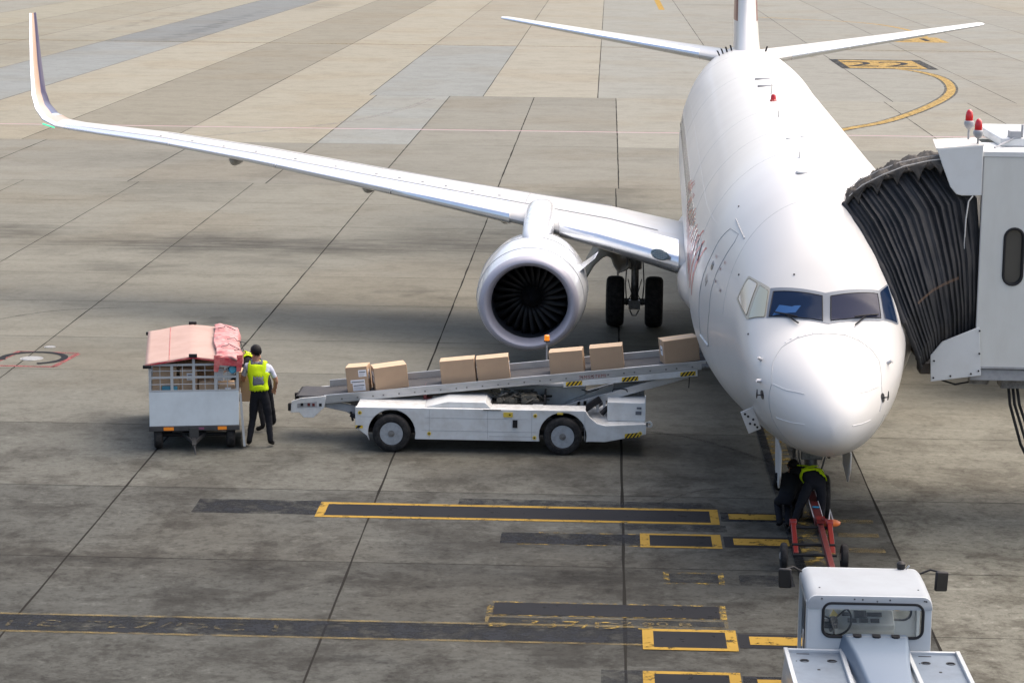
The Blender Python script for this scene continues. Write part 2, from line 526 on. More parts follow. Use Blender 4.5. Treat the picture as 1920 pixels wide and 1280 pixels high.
# the strips between zones share no edge, so lay a plain sheet just below as the sub-base
tag(ground, kind='structure')
ca = ground.data.color_attributes.new('slab_tone', 'FLOAT_COLOR', 'CORNER')
assert len(ground.data.polygons) == len(gcol)
for p, c in zip(ground.data.polygons, gcol):
    for li in p.loop_indices:
        ca.data[li].color = (c[0] * .795, c[1] * .82, c[2] * .775, 1)

# joints between slabs: sealed gaps, wobbling slightly in width
jb = MB()
def joint(p0, p1, w):
    p0, p1 = Vector((*p0, .002)), Vector((*p1, .002))
    d = p1 - p0
    L = d.length
    t = d / L
    s = Vector((-t.y, t.x, 0))
    n = max(2, min(60, int(L / .5)))
    vs, fs = [], []
    for i in range(n + 1):
        q = p0 + d * i / n
        ww = w * (.75 + .5 * noise.noise((q.x * 1.3, q.y * 1.3, 3)))
        o_ = s * (.012 * noise.noise((q.x * .9, q.y * .9, 8)))
        vs += [q + o_ - s * ww / 2, q + o_ + s * ww / 2]
    for i in range(n):
        fs.append((2 * i, 2 * i + 1, 2 * i + 3, 2 * i + 2))
    jb.add(vs, fs)
for x in XJ:
    w = .055 if x == .35 else (.042 if x in (-3.5, 4.31, -7.55) else .034)
    for j in range(len(YJ) - 1):
        joint((x, YJ[j]), (x, YJ[j + 1]), w)
for y in YJ:
    joint((XJ[0], y), (XJ[-1], y), .024 if y < 60 else .03)
for x in XB:
    joint((x, 78.2 if x > -12 else 78.2), (x, 116.5 if x > -12 else 92.1), .055)
for y in YB[2:]:
    if y in (92.1, 116.5): joint((-11.35, y), (.45, y), .05)
for x in XC:
    joint((x, 116.5 if x > -12 else 92.1), (x, 300), .055)
tag(jb.build('ground_joints', mat('joint_sealant', (.022, .021, .019), .9, spec=.03), smooth=False), kind='structure')

# ------------------------------------------------------------------ painted markings (sheets 4 mm apart)
def worn(name, col, wear=.5, scale=3.0, soft=.08, rough=.6, mid=.5):
    m = bpy.data.materials.new(name)
    m.use_nodes = True
    n, l = m.node_tree.nodes, m.node_tree.links
    b = n['Principled BSDF']
    b.inputs['Roughness'].default_value = rough
    b.inputs['Specular IOR Level'].default_value = .02
    tc = n.new('ShaderNodeTexCoord')
    nz = n.new('ShaderNodeTexNoise'); nz.inputs['Scale'].default_value = scale; nz.inputs['Detail'].default_value = 9; nz.inputs['Roughness'].default_value = .72
    l.new(tc.outputs['Object'], nz.inputs['Vector'])
    n2 = n.new('ShaderNodeTexNoise'); n2.inputs['Scale'].default_value = 1.3; n2.inputs['Detail'].default_value = 5
    l.new(tc.outputs['Object'], n2.inputs['Vector'])
    mx = n.new('ShaderNodeMix'); mx.data_type = 'RGBA'
    mx.inputs[6].default_value = (*[c * .72 for c in col], 1); mx.inputs[7].default_value = (*[min(1, c * 1.15) for c in col], 1)
    l.new(n2.outputs['Fac'], mx.inputs[0]); l.new(mx.outputs[2], b.inputs['Base Color'])
    mr = n.new('ShaderNodeMapRange')
    l.new(nz.outputs['Fac'], mr.inputs[0])
    c0 = mid + (wear - .5) * .4
    mr.inputs[1].default_value = c0 - soft; mr.inputs[2].default_value = c0 + soft
    mr.inputs[3].default_value = 0; mr.inputs[4].default_value = 1
    tr = n.new('ShaderNodeBsdfTransparent')
    ms = n.new('ShaderNodeMixShader')
    l.new(mr.outputs[0], ms.inputs[0]); l.new(tr.outputs[0], ms.inputs[1]); l.new(b.outputs[0], ms.inputs[2])
    l.new(ms.outputs[0], n['Material Output'].inputs['Surface'])
    return m
YEL = worn('yellow_marking_paint', (.32, .205, .045), .22, 4)
YELW = worn('worn_yellow_marking_paint', (.30, .21, .06), .62, 5, .07)
YELF = worn('faded_yellow_marking_paint', (.24, .185, .085), .66, 4, .2)
BLK = worn('black_marking_paint', (.024, .025, .028), .02, 3, .1)
BLKW = worn('worn_black_marking_paint', (.026, .028, .032), .38, 2.2, .12)
BLKF = worn('faded_black_marking_paint', (.035, .038, .042), .55, 2.5, .16)
REDP = worn('faded_red_marking_paint', (.26, .09, .09), .38, 5, .12)
WHT = worn('white_marking_paint', (.55, .53, .52), .4, 4, .15)
def rect(name, m, x0, x1, y0, y1, z=.004, skew=0.0):
    b = MB()
    b.add([(x0 - skew, y0, z), (x1 - skew, y0, z), (x1 + skew, y1, z), (x0 + skew, y1, z)], [(0, 1, 2, 3)])
    return tag(b.build(name, m, smooth=False), kind='structure')
def framed(x0, x1, y0, y1, bw, be, ym=YEL, bm_=BLK, lvl=.006):
    """yellow frame (four butted strips) around a black field"""
    b = MB()
    for a in ((x0, x0 + be, y0, y1), (x1 - be, x1, y0, y1), (x0 + be, x1 - be, y0, y0 + bw), (x0 + be, x1 - be, y1 - bw, y1)):
        b.add([(a[0], a[2], lvl), (a[1], a[2], lvl), (a[1], a[3], lvl), (a[0], a[3], lvl)], [(0, 1, 2, 3)])
    tag(b.build('ground_marking', ym, smooth=False), kind='structure')
    rect('ground_marking', bm_, x0 + be, x1 - be, y0 + bw, y1 - bw, lvl)
rect('ground_marking', BLKW, -6.24, -4.33, 34.80, 35.64)
framed(-4.33, 1.815, 34.66, 35.57, .11, .13)
rect('ground_marking', BLKF, -2.2, 1.8, 35.60, 35.98)
rect('ground_marking', BLKF, .3, 1.9, 34.25, 34.62)
rect('ground_marking', BLKW, 1.85, 2.96, 34.88, 35.42)
rect('ground_marking', YEL, 1.97, 2.82, 35.0, 35.32, .008)
rect('ground_marking', BLKW, -1.45, .60, 33.38, 33.99)
rect('ground_marking', YELW, -.9, .60, 33.99, 34.03); rect('ground_marking', YELW, -1.2, .60, 33.33, 33.37)
framed(.60, 1.79, 33.30, 34.08, .09, .14)
rect('ground_marking', BLK, 1.83, 3.0, 33.40, 34.0)
rect('ground_marking', YEL, 1.97, 2.92, 33.52, 33.88, .008)
framed(.90, 1.74, 31.43, 32.01, .07, .08, YELW, BLKF)
rect('ground_marking', BLKF, 1.95, 2.7, 31.4, 31.95)
framed(-1.47, 1.69, 29.78, 30.42, .045, .09, YELW, BLK)
framed(-1.47, 1.69, 29.42, 29.74, .03, .05, YELF, BLKF)
rect('ground_marking', BLKW, -14.0, .57, 28.68, 29.38)
rect('ground_marking', YELF, -14.0, .57, 29.36, 29.43, .008)
rect('ground_marking', YELF, -14.0, .57, 28.62, 28.69, .008)
framed(.57, 1.77, 28.46, 29.33, .10, .14, lvl=.010)
rect('ground_marking', BLK, 1.79, 2.9, 28.62, 29.20)
rect('ground_marking', YEL, 1.93, 2.85, 28.75, 29.09, .008)
framed(.555, 1.738, 26.75, 27.62, .10, .14)
rect('ground_marking', BLKF, .05, .555, 27.1, 27.64)
rect('ground_marking', BLKW, 1.76, 2.9, 26.95, 27.5)
rect('ground_marking', YEL, 1.93, 2.8, 27.08, 27.38, .008)
for y0 in (35.0, 34.2, 33.35, 32.25):
    rect('ground_marking', YELF, 3.55, 4.15, y0 - .09, y0 + .14)
# lead-in line
rect('ground_marking', BLKW, 2.80, 2.94, 8, 46, .012, -.05)
rect('ground_marking', YELW, 2.94, 3.24, 8, 46, .012, -.05)
rect('ground_marking', BLKF, 3.24, 3.36, 8, 46, .012, -.05)
# worn stand lettering
def letters(txt, cx, cy, size, m, sx=1.0, sy=1.0, z=.014, rot=0.0):
    vs, fs = text_mesh(txt, size)
    b = MB()
    c, s = cos(rot), sin(rot)
    b.add([(cx + (v.x * sx * c - v.y * sy * s), cy + (v.x * sx * s + v.y * sy * c), z) for v in vs], fs)
    return tag(b.build('ground_lettering', m, smooth=False), kind='structure')
letters('B 737/D-3', -.35, 29.40, .42, YELW, 1.25, 1.0)
letters('-2 00 B', .7, 29.52, .3, YELF, 1.2, .7)
YELG = worn('almost_gone_yellow_paint', (.22, .18, .09), .82, 5, .14)
letters('B 727/DC 1', -5.6, 28.98, .50, YELG, 1.35, .8)
letters('A 3 11', -7.9, 28.95, .45, YELG, 1.2, .8)
# far stand lines
rect('ground_marking', mat('thin_red_line_paint', (.36, .16, .18), .6), -60, 60, 98.46, 98.58)
rect('ground_marking', mat('thin_white_line_paint', (.36, .34, .34), .7), -60, 60, 98.28, 98.42)
rect('ground_marking', YELF, -80, 26, 160.1, 160.7)
rect('ground_marking', YEL, 4.7, 5.25, 222, 262)
def ribbon(pts, w, m, z=.004, off=0.0, n=8):
    P_ = [Vector((*p, z)) for p in pts]
    Q = []
    for i in range(len(P_) - 1):
        a, b_, c, d = P_[max(0, i - 1)], P_[i], P_[i + 1], P_[min(len(P_) - 1, i + 2)]
        for k in range(n):
            t = k / n
            Q.append(.5 * ((2 * b_) + (c - a) * t + (2 * a - 5 * b_ + 4 * c - d) * t * t + (3 * b_ - a - 3 * c + d) * t ** 3))
    Q.append(P_[-1])
    vs, fs = [], []
    for i, q in enumerate(Q):
        t = (Q[min(i + 1, len(Q) - 1)] - Q[max(i - 1, 0)]).normalized()
        s = Vector((-t.y, t.x, 0))
        vs += [q + s * (off - w / 2), q + s * (off + w / 2)]
    fs = [(2 * i, 2 * i + 2, 2 * i + 3, 2 * i + 1) for i in range(len(Q) - 1)]
    b = MB(); b.add(vs, fs)
    return tag(b.build('ground_marking', m, smooth=False), kind='structure')
cv = [(3.0, 88), (6.5, 94), (10.3, 101.5), (12.4, 105.4), (14.9, 112.4), (17.1, 120.2), (18.3, 127), (18.75, 134), (18.2, 139), (17.2, 141.5)]
YELP = worn('pale_yellow_marking_paint', (.36, .25, .09), .25, 4, .15)
ribbon(cv, .72, BLKF)
ribbon(cv, .46, YELP, .008)
cv2 = [(13, 209), (16.5, 206), (20, 202.5), (22.3, 198), (23.6, 190), (23.8, 181), (23.2, 174)]
ribbon(cv2, .45, YELP)
rect('ground_marking', BLKW, 13.9, 19.6, 141.2, 150.2)
rect('ground_marking', YELP, 14.4, 19.0, 141.7, 149.4, .008)
letters('22', 16.5, 145.4, 5.4, BLK, .85, 1.25, .012)
rect('ground_marking', YELP, 19.8, 24.4, 171.0, 178.0, .008)
letters('21', 22.1, 174.3, 5.0, BLK, .8, 1.1, .012)
ribbon([(13.2, 152), (11, 155.5), (7, 158.5), (3, 160)], .5, YELF)
TYRE = worn('tyre_mark_rubber', (.07, .066, .06), .86, 3.4, .3)
SCUF = worn('pale_scuff', (.30, .29, .27), .84, 1.6, .25)
for pts, w_, m_ in (([(-.3, 41.5), (1.6, 40.6), (3.0, 38.6)], .10, TYRE), ([(-18, 92), (-12, 100), (-9.5, 108), (-8.5, 115)], .4, SCUF),
                    ([(-14, 50.5), (-12.6, 52.5), (-11, 53.2)], .08, TYRE), ([(.9, 35.9), (1.6, 36.8), (2.5, 37.1)], .07, TYRE)):
    ribbon(pts, w_, m_, .003)
# fuel pit marking
def annulus(cx, cy, r0, r1, a0, a1, m, z, n=40, sy=1.0, name='ground_marking'):
    b = MB()
    vs, fs = [], []
    for i in range(n + 1):
        a = a0 + (a1 - a0) * i / n
        vs += [(cx + r0 * cos(a), cy + r0 * sin(a) * sy, z), (cx + r1 * cos(a), cy + r1 * sin(a) * sy, z)]
    fs = [(2 * i, 2 * i + 1, 2 * i + 3, 2 * i + 2) for i in range(n)]
    b.add(vs, fs)
    return tag(b.build(name, m, smooth=False), kind='structure')
annulus(-11.6, 46.92, .56, .70, radians(-70), radians(205), BLK, .008)
b = MB()
for q0, q1 in (((-12.35, 46.05), (-10.95, 46.02)), ((-10.98, 46.02), (-10.80, 47.45)), ((-12.30, 46.02), (-12.05, 47.65)), ((-12.05, 47.60), (-10.80, 47.50))):
    d = Vector((q1[0] - q0[0], q1[1] - q0[1], 0)).normalized()
    s = Vector((-d.y, d.x, 0)) * .06
    p0, p1 = Vector((*q0, .004)), Vector((*q1, .004))
    b.add([p0 - s, p1 - s, p1 + s, p0 + s], [(0, 1, 2, 3)])
tag(b.build('ground_marking', REDP, smooth=False), kind='structure')
for (cx, cy, r, nm, lb) in ((-11.62, 46.85, .20, 'manhole_cover', 'round steel pit cover inside the red and black ring marking'), (-11.55, 48.15, .10, 'small_pit_cover', 'small round pit cover just behind the red and black ring marking')):
    b = MB()
    b.lathe([(0, r * 1.18), (.006, r * 1.18), (.006, r * 1.05), (.002, r * 1.02), (.002, r * .98), (.010, r * .95), (.012, .001)], (cx, cy, 0.001), 'z', 32)
    tag(b.build(nm, mat('cast_cover', (.34, .34, .33), .5, .5, dirt=(.1, .1, .1), dscale=14, damt=.6)), lb, 'manhole cover')

# ------------------------------------------------------------------ aircraft
# local frame: x to the port side, y aft from the nose, z up
AC = thing('airliner', 'white twin-engined passenger jet parked nose-on, one long wing ending in a tall upturned tip', 'airplane',
           (3.11572, 31.17859, 0), radians(-1.20833))
STN=[(0,2.28,2.18,.03,2.23),(.06,2.45,2.05,.19,2.24),(.2,2.64,1.93,.35,2.27),(.5,2.88,1.80,.56,2.34),(1.0,3.11,1.66,.79,2.46),(1.5,3.27,1.56,.96,2.6),(1.8,3.40,1.49,1.05,2.7),(2.15,3.80,1.42,1.13,2.8),(2.6,4.24,1.33,1.20,2.9),(3.2,4.63,1.22,1.28,3.0),(4,4.95,1.13,1.42,3.05),(5,5.2,1.06,1.61,3.08),(6,5.34,1.03,1.76,3.1),(7.5,5.42,1.02,1.86,3.1),(9.5,5.43,1.02,1.88,3.1),(27,5.43,1.05,1.88,3.1),(30,5.43,1.45,1.86,3.3),(33,5.42,2.1,1.70,3.6),(36,5.36,2.95,1.32,4.05),(38.5,5.22,3.8,.85,4.45),(40.3,5.0,4.35,.42,4.7),(41,4.88,4.6,.12,4.74)]
def pchip(y, c):
    xs = [s[0] for s in STN]; vs = [s[c] for s in STN]
    n = len(xs)
    h = [xs[i + 1] - xs[i] for i in range(n - 1)]
    d = [(vs[i + 1] - vs[i]) / h[i] for i in range(n - 1)]
    m = [d[0]] + [0.0] * (n - 2) + [d[-1]]
    for i in range(1, n - 1):
        if d[i - 1] * d[i] > 0:
            w1, w2 = 2 * h[i] + h[i - 1], h[i] + 2 * h[i - 1]
            m[i] = (w1 + w2) / (w1 / d[i - 1] + w2 / d[i])
    i = 0
    while i < n - 2 and y > xs[i + 1]: i += 1
    t = (y - xs[i]) / h[i]
    return ((2 * t**3 - 3 * t**2 + 1) * vs[i] + (t**3 - 2 * t**2 + t) * h[i] * m[i] + (-2 * t**3 + 3 * t**2) * vs[i + 1] + (t**3 - t**2) * h[i] * m[i + 1])
def hull_ring(y, n=96, grow=0.0):
    t, b, w, zm = [pchip(y, c) for c in (1, 2, 3, 4)]
    low = 1.9 + .4 * min(1, max(0, (y - 2.5) / 4.5))
    out = []
    for k in range(n):
        a = 2 * pi * k / n + 1e-4
        s, c = sin(a), cos(a)
        if s < 0:
            x = math.copysign(abs(c) ** (2 / low), c) * (w + grow); z = zm - abs(s) ** (2 / low) * (zm - b + grow)
        else:
            x = c * (w + grow); z = zm + s * (t - zm + grow)
        out.append(Vector((x, y, z)))
    return out
ys = [0, .03, .06, .12, .2, .3, .4] + [.5 + .125 * i for i in range(44)] + [6 + i * .75 for i in range(29)] + [28 + .5 * i for i in range(26)] + [41]
fb = MB()
fb.loft([hull_ring(y) for y in ys])
fuselage = fb.build('fuselage', M['paint'], AC)
BV = BVHTree.FromPolygons([Vector(v) for v in fb.v], [f for f in fb.f])
def on_hull(p, off=0.0):
    q, n, i, d = BV.find_nearest(Vector(p))
    c = Vector((0, q.y, 3.1))
    if n.dot(q - c) < 0 and q.y > .5: n = -n
    if q.y <= .5 and n.y > 0: n = -n
    return q + n * off, n
def patch(name, pts, m, off, parent=None, seg=.07, thick=True):
    """flush panel: outline laid on the hull, subdivided so it follows the curve, with a small edge"""
    bm = bmesh.new()
    vs = [bm.verts.new(p) for p in pts]
    bm.faces.new(vs)
    bmesh.ops.triangulate(bm, faces=bm.faces)
    for _ in range(5):
        long = [e for e in bm.edges if e.calc_length() > seg]
        if not long: break
        bmesh.ops.subdivide_edges(bm, edges=long, cuts=1)
        bmesh.ops.triangulate(bm, faces=[f for f in bm.faces if len(f.verts) > 3])
    bm.verts.index_update()
    V = []
    for v in bm.verts:
        q, n = on_hull(v.co, off)
        V.append(q)
    F = [tuple(v.index for v in f.verts) for f in bm.faces]
    bm.free()
    b = MB(); b.add(V, F)
    o = b.build(name, m, parent or AC)
    # face outward
    n0 = on_hull(V[0])[1]
    if sum((p.normal.dot(n0) for p in o.data.polygons)) < 0: o.data.flip_normals()
    return o
def line_on(pts, r, off=0.0, step=.08, b=None, n=5):
    P_ = [Vector(p) for p in pts]
    Q = []
    for i in range(len(P_) - 1):
        k = max(1, int((P_[i + 1] - P_[i]).length / step))
        for j in range(k): Q.append(on_hull(P_[i].lerp(P_[i + 1], j / k), off)[0])
    Q.append(on_hull(P_[-1], off)[0])
    b = b or MB()
    b.tube(Q, r, n)
    return b
DEC = {'ws_frame': [(-0.771, 2.429, 3.787), (-0.009, 2.133, 3.781), (0.758, 2.419, 3.789), (0.782, 2.42, 3.768), (0.818, 2.079, 3.413), (0.761, 2.033, 3.411), (0.025, 1.786, 3.397), (-0.019, 1.791, 3.401), (-0.834, 2.093, 3.416)], 'ws_stb': [(-0.729, 2.347, 3.75), (-0.054, 2.103, 3.743), (-0.055, 1.831, 3.429), (-0.794, 2.08, 3.437)], 'ws_port': [(0.067, 2.103, 3.742), (0.742, 2.357, 3.748), (0.775, 2.075, 3.446), (0.059, 1.837, 3.434)], 'side_frame': [(-1.061, 3.112, 3.862), (-0.768, 2.427, 3.788), (-0.843, 2.097, 3.412), (-1.097, 2.448, 3.319), (-1.224, 3.223, 3.494), (-1.196, 3.187, 3.569)], 'side_fwd': [(-0.911, 2.637, 3.797), (-0.797, 2.414, 3.75), (-0.854, 2.118, 3.423), (-1.069, 2.399, 3.346)], 'side_aft': [(-1.056, 3.051, 3.834), (-0.939, 2.706, 3.807), (-1.093, 2.495, 3.369), (-1.2, 3.123, 3.511), (-1.18, 3.116, 3.571)], 'port_frame': [(0.757, 2.409, 3.782), (0.92, 2.714, 3.84), (1.059, 2.343, 3.321), (1.028, 2.269, 3.321), (0.811, 2.072, 3.412)], 'port_pane': [(0.782, 2.414, 3.763), (0.91, 2.666, 3.82), (1.03, 2.297, 3.341), (0.828, 2.103, 3.431)], 'wiper1': [(-0.71, 2.069, 3.489), (-0.403, 1.915, 3.455)], 'wiper1b': [(-0.567, 1.993, 3.484), (-0.39, 1.829, 3.378)], 'wiper2': [(0.392, 1.926, 3.47), (0.727, 2.075, 3.484)], 'wiper2b': [(0.549, 1.984, 3.481), (0.393, 1.818, 3.369)], 'radome': [(-0.761, 1.094, 2.182), (-0.785, 1.071, 2.659), (-0.757, 1.355, 2.93), (-0.639, 1.497, 3.098), (-0.436, 1.556, 3.22), (-0.204, 1.571, 3.281), (0.013, 1.575, 3.297), (0.261, 1.574, 3.273), (0.462, 1.525, 3.197), (0.619, 1.451, 3.09), (0.709, 1.335, 2.966), (0.715, 0.975, 2.712), (0.684, 0.747, 2.378)], 'arc0': [(-0.772, 1.051, 2.669), (-0.607, 0.722, 2.652), (-0.37, 0.411, 2.662)], 'arc1': [(0.302, 0.368, 2.681), (0.487, 0.575, 2.686), (0.669, 0.879, 2.701)], 'arc2': [(-0.714, 0.9, 2.225), (-0.549, 0.499, 2.251), (-0.369, 0.223, 2.283)], 'arc3': [(0.267, 0.119, 2.301), (0.405, 0.268, 2.3), (0.533, 0.456, 2.315)], 'arc4': [None, None, (-0.593, 1.108, 1.915)], 'centreline': [(0.01, 1.509, 3.273), (-0.031, 0.431, 2.834)], 'dots': [(-0.579, 1.571, 3.166), (-0.506, 1.597, 3.211), (-0.405, 1.601, 3.248), (-0.304, 1.611, 3.278), (-0.202, 1.614, 3.298), (-0.086, 1.619, 3.311), (0.132, 1.622, 3.309), (0.249, 1.612, 3.29), (0.35, 1.602, 3.264), (0.436, 1.572, 3.226), (0.527, 1.608, 3.207)], 'probes': [(-0.911, 1.605, 2.903), (-0.92, 1.393, 2.636), (0.84, 1.481, 2.911)], 'vanes': [(-0.898, 1.324, 2.457), (0.733, 0.886, 2.54), None], 'door': [(-1.286, 4.897, 4.316), (-1.178, 4.404, 4.299), (-1.239, 4.374, 4.175), (-1.39, 4.525, 3.89), (-1.497, 4.692, 3.625), (-1.563, 4.807, 3.342), (-1.58, 4.837, 3.024), (-1.57, 5.186, 2.427), (-1.681, 5.83, 2.469), (-1.707, 5.746, 2.694), (-1.718, 5.669, 3.176), (-1.668, 5.518, 3.495), (-1.56, 5.293, 3.823), (-1.45, 5.174, 4.084), (-1.362, 5.038, 4.224)], 'door_sill': [(-1.682, 5.807, 2.485), (-1.631, 5.494, 2.463), (-1.571, 5.179, 2.433)], 'doorline': [(-1.206, 4.921, 4.457), (-1.159, 4.499, 4.371), (-1.101, 4.068, 4.278)], 'porthole': [(-1.546, 5.056, 3.713)], 'handle': [(-1.628, 5.257, 3.458)], 'marks': [(-1.496, 5.006, 3.866), (-1.444, 4.567, 3.741), (-1.38, 4.429, 3.857), (-1.507, 4.658, 3.535), (-1.444, 4.28, 3.453)], 'dots2': [(-1.158, 5.227, 4.618), (-1.187, 3.508, 3.812), (-0.441, 2.426, 3.994), (-1.189, 3.517, 3.813), (-1.08, 2.212, 3.154)], 'crown': [(-0.155, 15.848, 5.421), (-0.108, 22.015, 5.426), (-0.134, 19.889, 5.424), (-0.248, 8.155, 5.404), (-0.011, 8.222, 5.425), (-0.24, 5.846, 5.304), (-0.216, 5.02, 5.184), (0.094, 23.357, 5.426)], 'gpanel': [None, (-0.892, 3.431, 1.682)]}
G = lambda k: [p for p in DEC[k] if p]
wf = patch('windscreen_frame', G('ws_frame'), M['wframe'], .006)
def shrink(pts, f=.93):
    c = sum((Vector(p) for p in pts), Vector()) / len(pts)
    return [c.lerp(Vector(p), f) for p in pts]
def rounded(pts, r=.05, n=4):
    P_ = [Vector(p) for p in pts]; out = []
    for i, p in enumerate(P_):
        a, c = P_[i - 1], P_[(i + 1) % len(P_)]
        d0 = (a - p); d1 = (c - p)
        q0 = p + d0.normalized() * min(r, d0.length * .4); q1 = p + d1.normalized() * min(r, d1.length * .4)
        for k in range(n + 1):
            t = k / n
            out.append(q0 * (1 - t) ** 2 + p * 2 * t * (1 - t) + q1 * t ** 2)
    return out
patch('windscreen', rounded(G('ws_stb')), M['glassd'], .012, wf)
patch('windscreen', rounded(G('ws_port')), M['glassp'], .012, wf)
patch('glareshield_papers', [(-0.785, 2.0, 3.50), (-.655, 2.12, 3.60), (-.48, 2.05, 3.585), (-.44, 2.05, 3.60), (-.35, 2.04, 3.60), (-.43, 1.97, 3.52), (-.62, 2.0, 3.505)], mat('blue_papers', (.03, .10, .26), .5, spec=.2), .0135, wf)
sf = patch('side_window_frame', rounded(G('side_frame')), mat('cream_frame', (.42, .40, .34), .4), .006)
patch('side_window', rounded(G('side_fwd'), .03), M['skypane2'], .011, sf)
patch('side_window', rounded(G('side_aft'), .05), M['shade'], .011, sf)
pf = patch('side_window_frame', rounded(G('port_frame'), .03), M['wframe'], .006)
patch('side_window', rounded(G('port_pane'), .03), M['glassd'], .012, pf)
for k in ('ws_stb', 'ws_port'):
    P_ = G(k); b = MB()
    line_on(P_ + [P_[0]], .008, .010, b=b)
    b.build('window_seal', M['black'], wf)
P_ = rounded(G('side_aft'), .05); line_on(P_ + [P_[0]], .007, .008).build('window_seal', mat('seal_brown', (.16, .14, .10), .6), sf)
P_ = rounded(G('side_fwd'), .03); line_on(P_ + [P_[0]], .005, .008).build('window_seal', mat('seal_brown', (.16, .14, .10), .6), sf)
for a, b2 in (('wiper1', 'wiper1b'), ('wiper2', 'wiper2b')):
    b = MB()
    line_on(G(a), .011, .035, b=b); line_on(G(b2), .012, .03, b=b)
    b.build('wiper', M['black'], AC)
# radome seam goes all the way round
b = MB()
ring = [tuple(p) for p in G('radome')]
line_on(ring, .0065, .001, b=b)
line_on([(x * .98, 1.10 - i * .0, z) for i, (x, z) in enumerate(((-.76, 2.18), (-.6, 1.85), (-.3, 1.68), (0, 1.64), (.3, 1.68), (.6, 1.85), (.69, 2.3)))], .0045, 0, b=b)
b.build('radome_seam', M['seam'], AC)
for k in ('arc0', 'arc1', 'arc2', 'arc3'):
    b = line_on(G(k), .006, .002)
    b.build('lightning_strip', mat('diverter_strip', (.62, .62, .62), .35), AC)
for p in G('dots'):
    b = MB()
    q, n = on_hull(p, .003); b.tube([q - n * .004, q + n * .004], .017, 10)
    b.build('radome_latch', mat('latch_grey', (.66, .66, .66), .4), AC)
# sensors on the nose
for p in G('probes'):
    q, n = on_hull(p)
    b = MB(); b.tube([q - n * .01, q + n * .07], [.03, .02], 8); b.tube([q + n * .07, q + n * .075 + Vector((0, -.13, 0))], [.012, .006], 8)
    b.build('pitot_probe', mat('probe_metal', (.55, .55, .56), .3, .7), AC)
for p, d in zip(G('vanes'), ((-1, 0, 0), (1, 0, -.1), (1, 0, .1))):
    q, n = on_hull(p)
    b = MB(); b.tube([q - n * .005, q + n * .006], .065, 20)
    b.tube([q + n * .005, q + n * .09], [.010, .008], 8); b.tube([q + n * .08 + Vector((0, -.02, .09)), q + n * .08, q + n * .08 + Vector((0, .05, -.05))], [.006, .012, .006], 8)
    b.build('angle_of_attack_vane', mat('vane_dark', (.05, .05, .055), .4, .5), AC)
# forward service door on the starboard side
D_ = G('door')
b = line_on(D_ + [D_[0]], .0075, .0)
dr = b.build('service_door', M['seam'], AC)
line_on(G('door_sill'), .022, .004).build('door_sill', M['alu'], dr)
q, n = on_hull(DEC['porthole'][0]); b = MB()
b.tube([q - n * .01, q + n * .006], .075, 18); o = b.build('door_porthole', M['cabinw'], dr)
q, n = on_hull(DEC['handle'][0]); t = Vector((0, 1, 0)); b = MB()
b.tube([q - n * .01, q + n * .006], .10, 4); b.build('door_handle', mat('handle_grey', (.30, .30, .31), .4, .4), dr)
for p in G('marks'):
    b = MB()
    q, n = on_hull(p, .004)
    b.add([q + Vector((0, -.07, -.02)), q + Vector((0, .07, -.02)), q + Vector((0, .07, .02)), q + Vector((0, -.07, .02))], [(0, 1, 2, 3)])
    b.build('door_placard', mat('placard_red_grey', (.50, .30, .30), .6), dr)
line_on(G('doorline'), .012, .004).build('rain_gutter', M['seam'], AC)
# hull seams
b = MB()
for y, a0, a1 in ((3.9, 0, 180), (6.6, 0, 180), (9.7, -30, 180), (14.0, 0, 180), (24.0, 0, 180), (31.5, 0, 180)):
    R_ = hull_ring(y, 120)
    line_on([R_[k] for k in range(int(a0 / 3) % 120 if a0 >= 0 else 0, 60)], .0035, 0, b=b, step=.2, n=4)
for z in (2.35, 4.62):
    line_on([(-2.2, y_, z) for y_ in [5.8 + .8 * i for i in range(36)]], .0035, 0, b=b, step=.4, n=4)
b.build('skin_seams', mat('skin_seam', (.50, .50, .50), .5), AC)
# crown aerials and beacon
C_ = DEC['crown']
q, n = on_hull(C_[0]); b = MB(); b.lathe([(-.02, .07), (.02, .07), (.03, .055), (.10, .05), (.13, .03), (.135, .001)], q, 'z', 16)
b.build('anti_collision_beacon', M['redlamp'], AC)
for i in (1, 2):
    q, n = on_hull(C_[i]); b = MB(); vs = []
    b.lathe([(-.06, .17), (.006, .17), (.012, .15), (.014, .001)], q, 'z', 28); o = b.build('crown_vent', mat('vent_dark', (.11, .11, .12), .4), AC)
for x_, y_, s_ in ((-.12, 17.6, .7), (-.24, 5.84, .35), (-.25, 12.2, .4)):
    q, n = on_hull((x_, y_, 5.6)); b = MB()
    b.loft([[(q.x + .02 * c * k_, q.y + (.13 * s_) * k2 + e, q.z + zz) for c, k2 in ((0, -1), (1, -.2), (0, 1), (-1, -.2))] for zz, k_, e in ((-.03, 1, 0), (.28 * s_, .4, .1))])
    b.build('blade_aerial', M['paint'], AC)
q, n = on_hull((-.21, 5.02, 5.3)); b = MB(); b.lathe([(-.02, .12), (.010, .11), (.014, .05), (.02, .001)], q, 'z', 20)
b.build('crown_fitting', M['paint'], AC)
for i in (3, 4):
    q, n = on_hull(C_[i]); b = MB(); b.lathe([(-.01, .06), (.008, .05), (.010, .001)], q, 'z', 14); b.build('crown_fitting', M['seam'], AC)
for p in G('dots2'):
    b = MB()
    q, n = on_hull(p); b.tube([q - n * .01, q + n * .010], .014, 8)
    b.build('static_port', M['black'], AC)
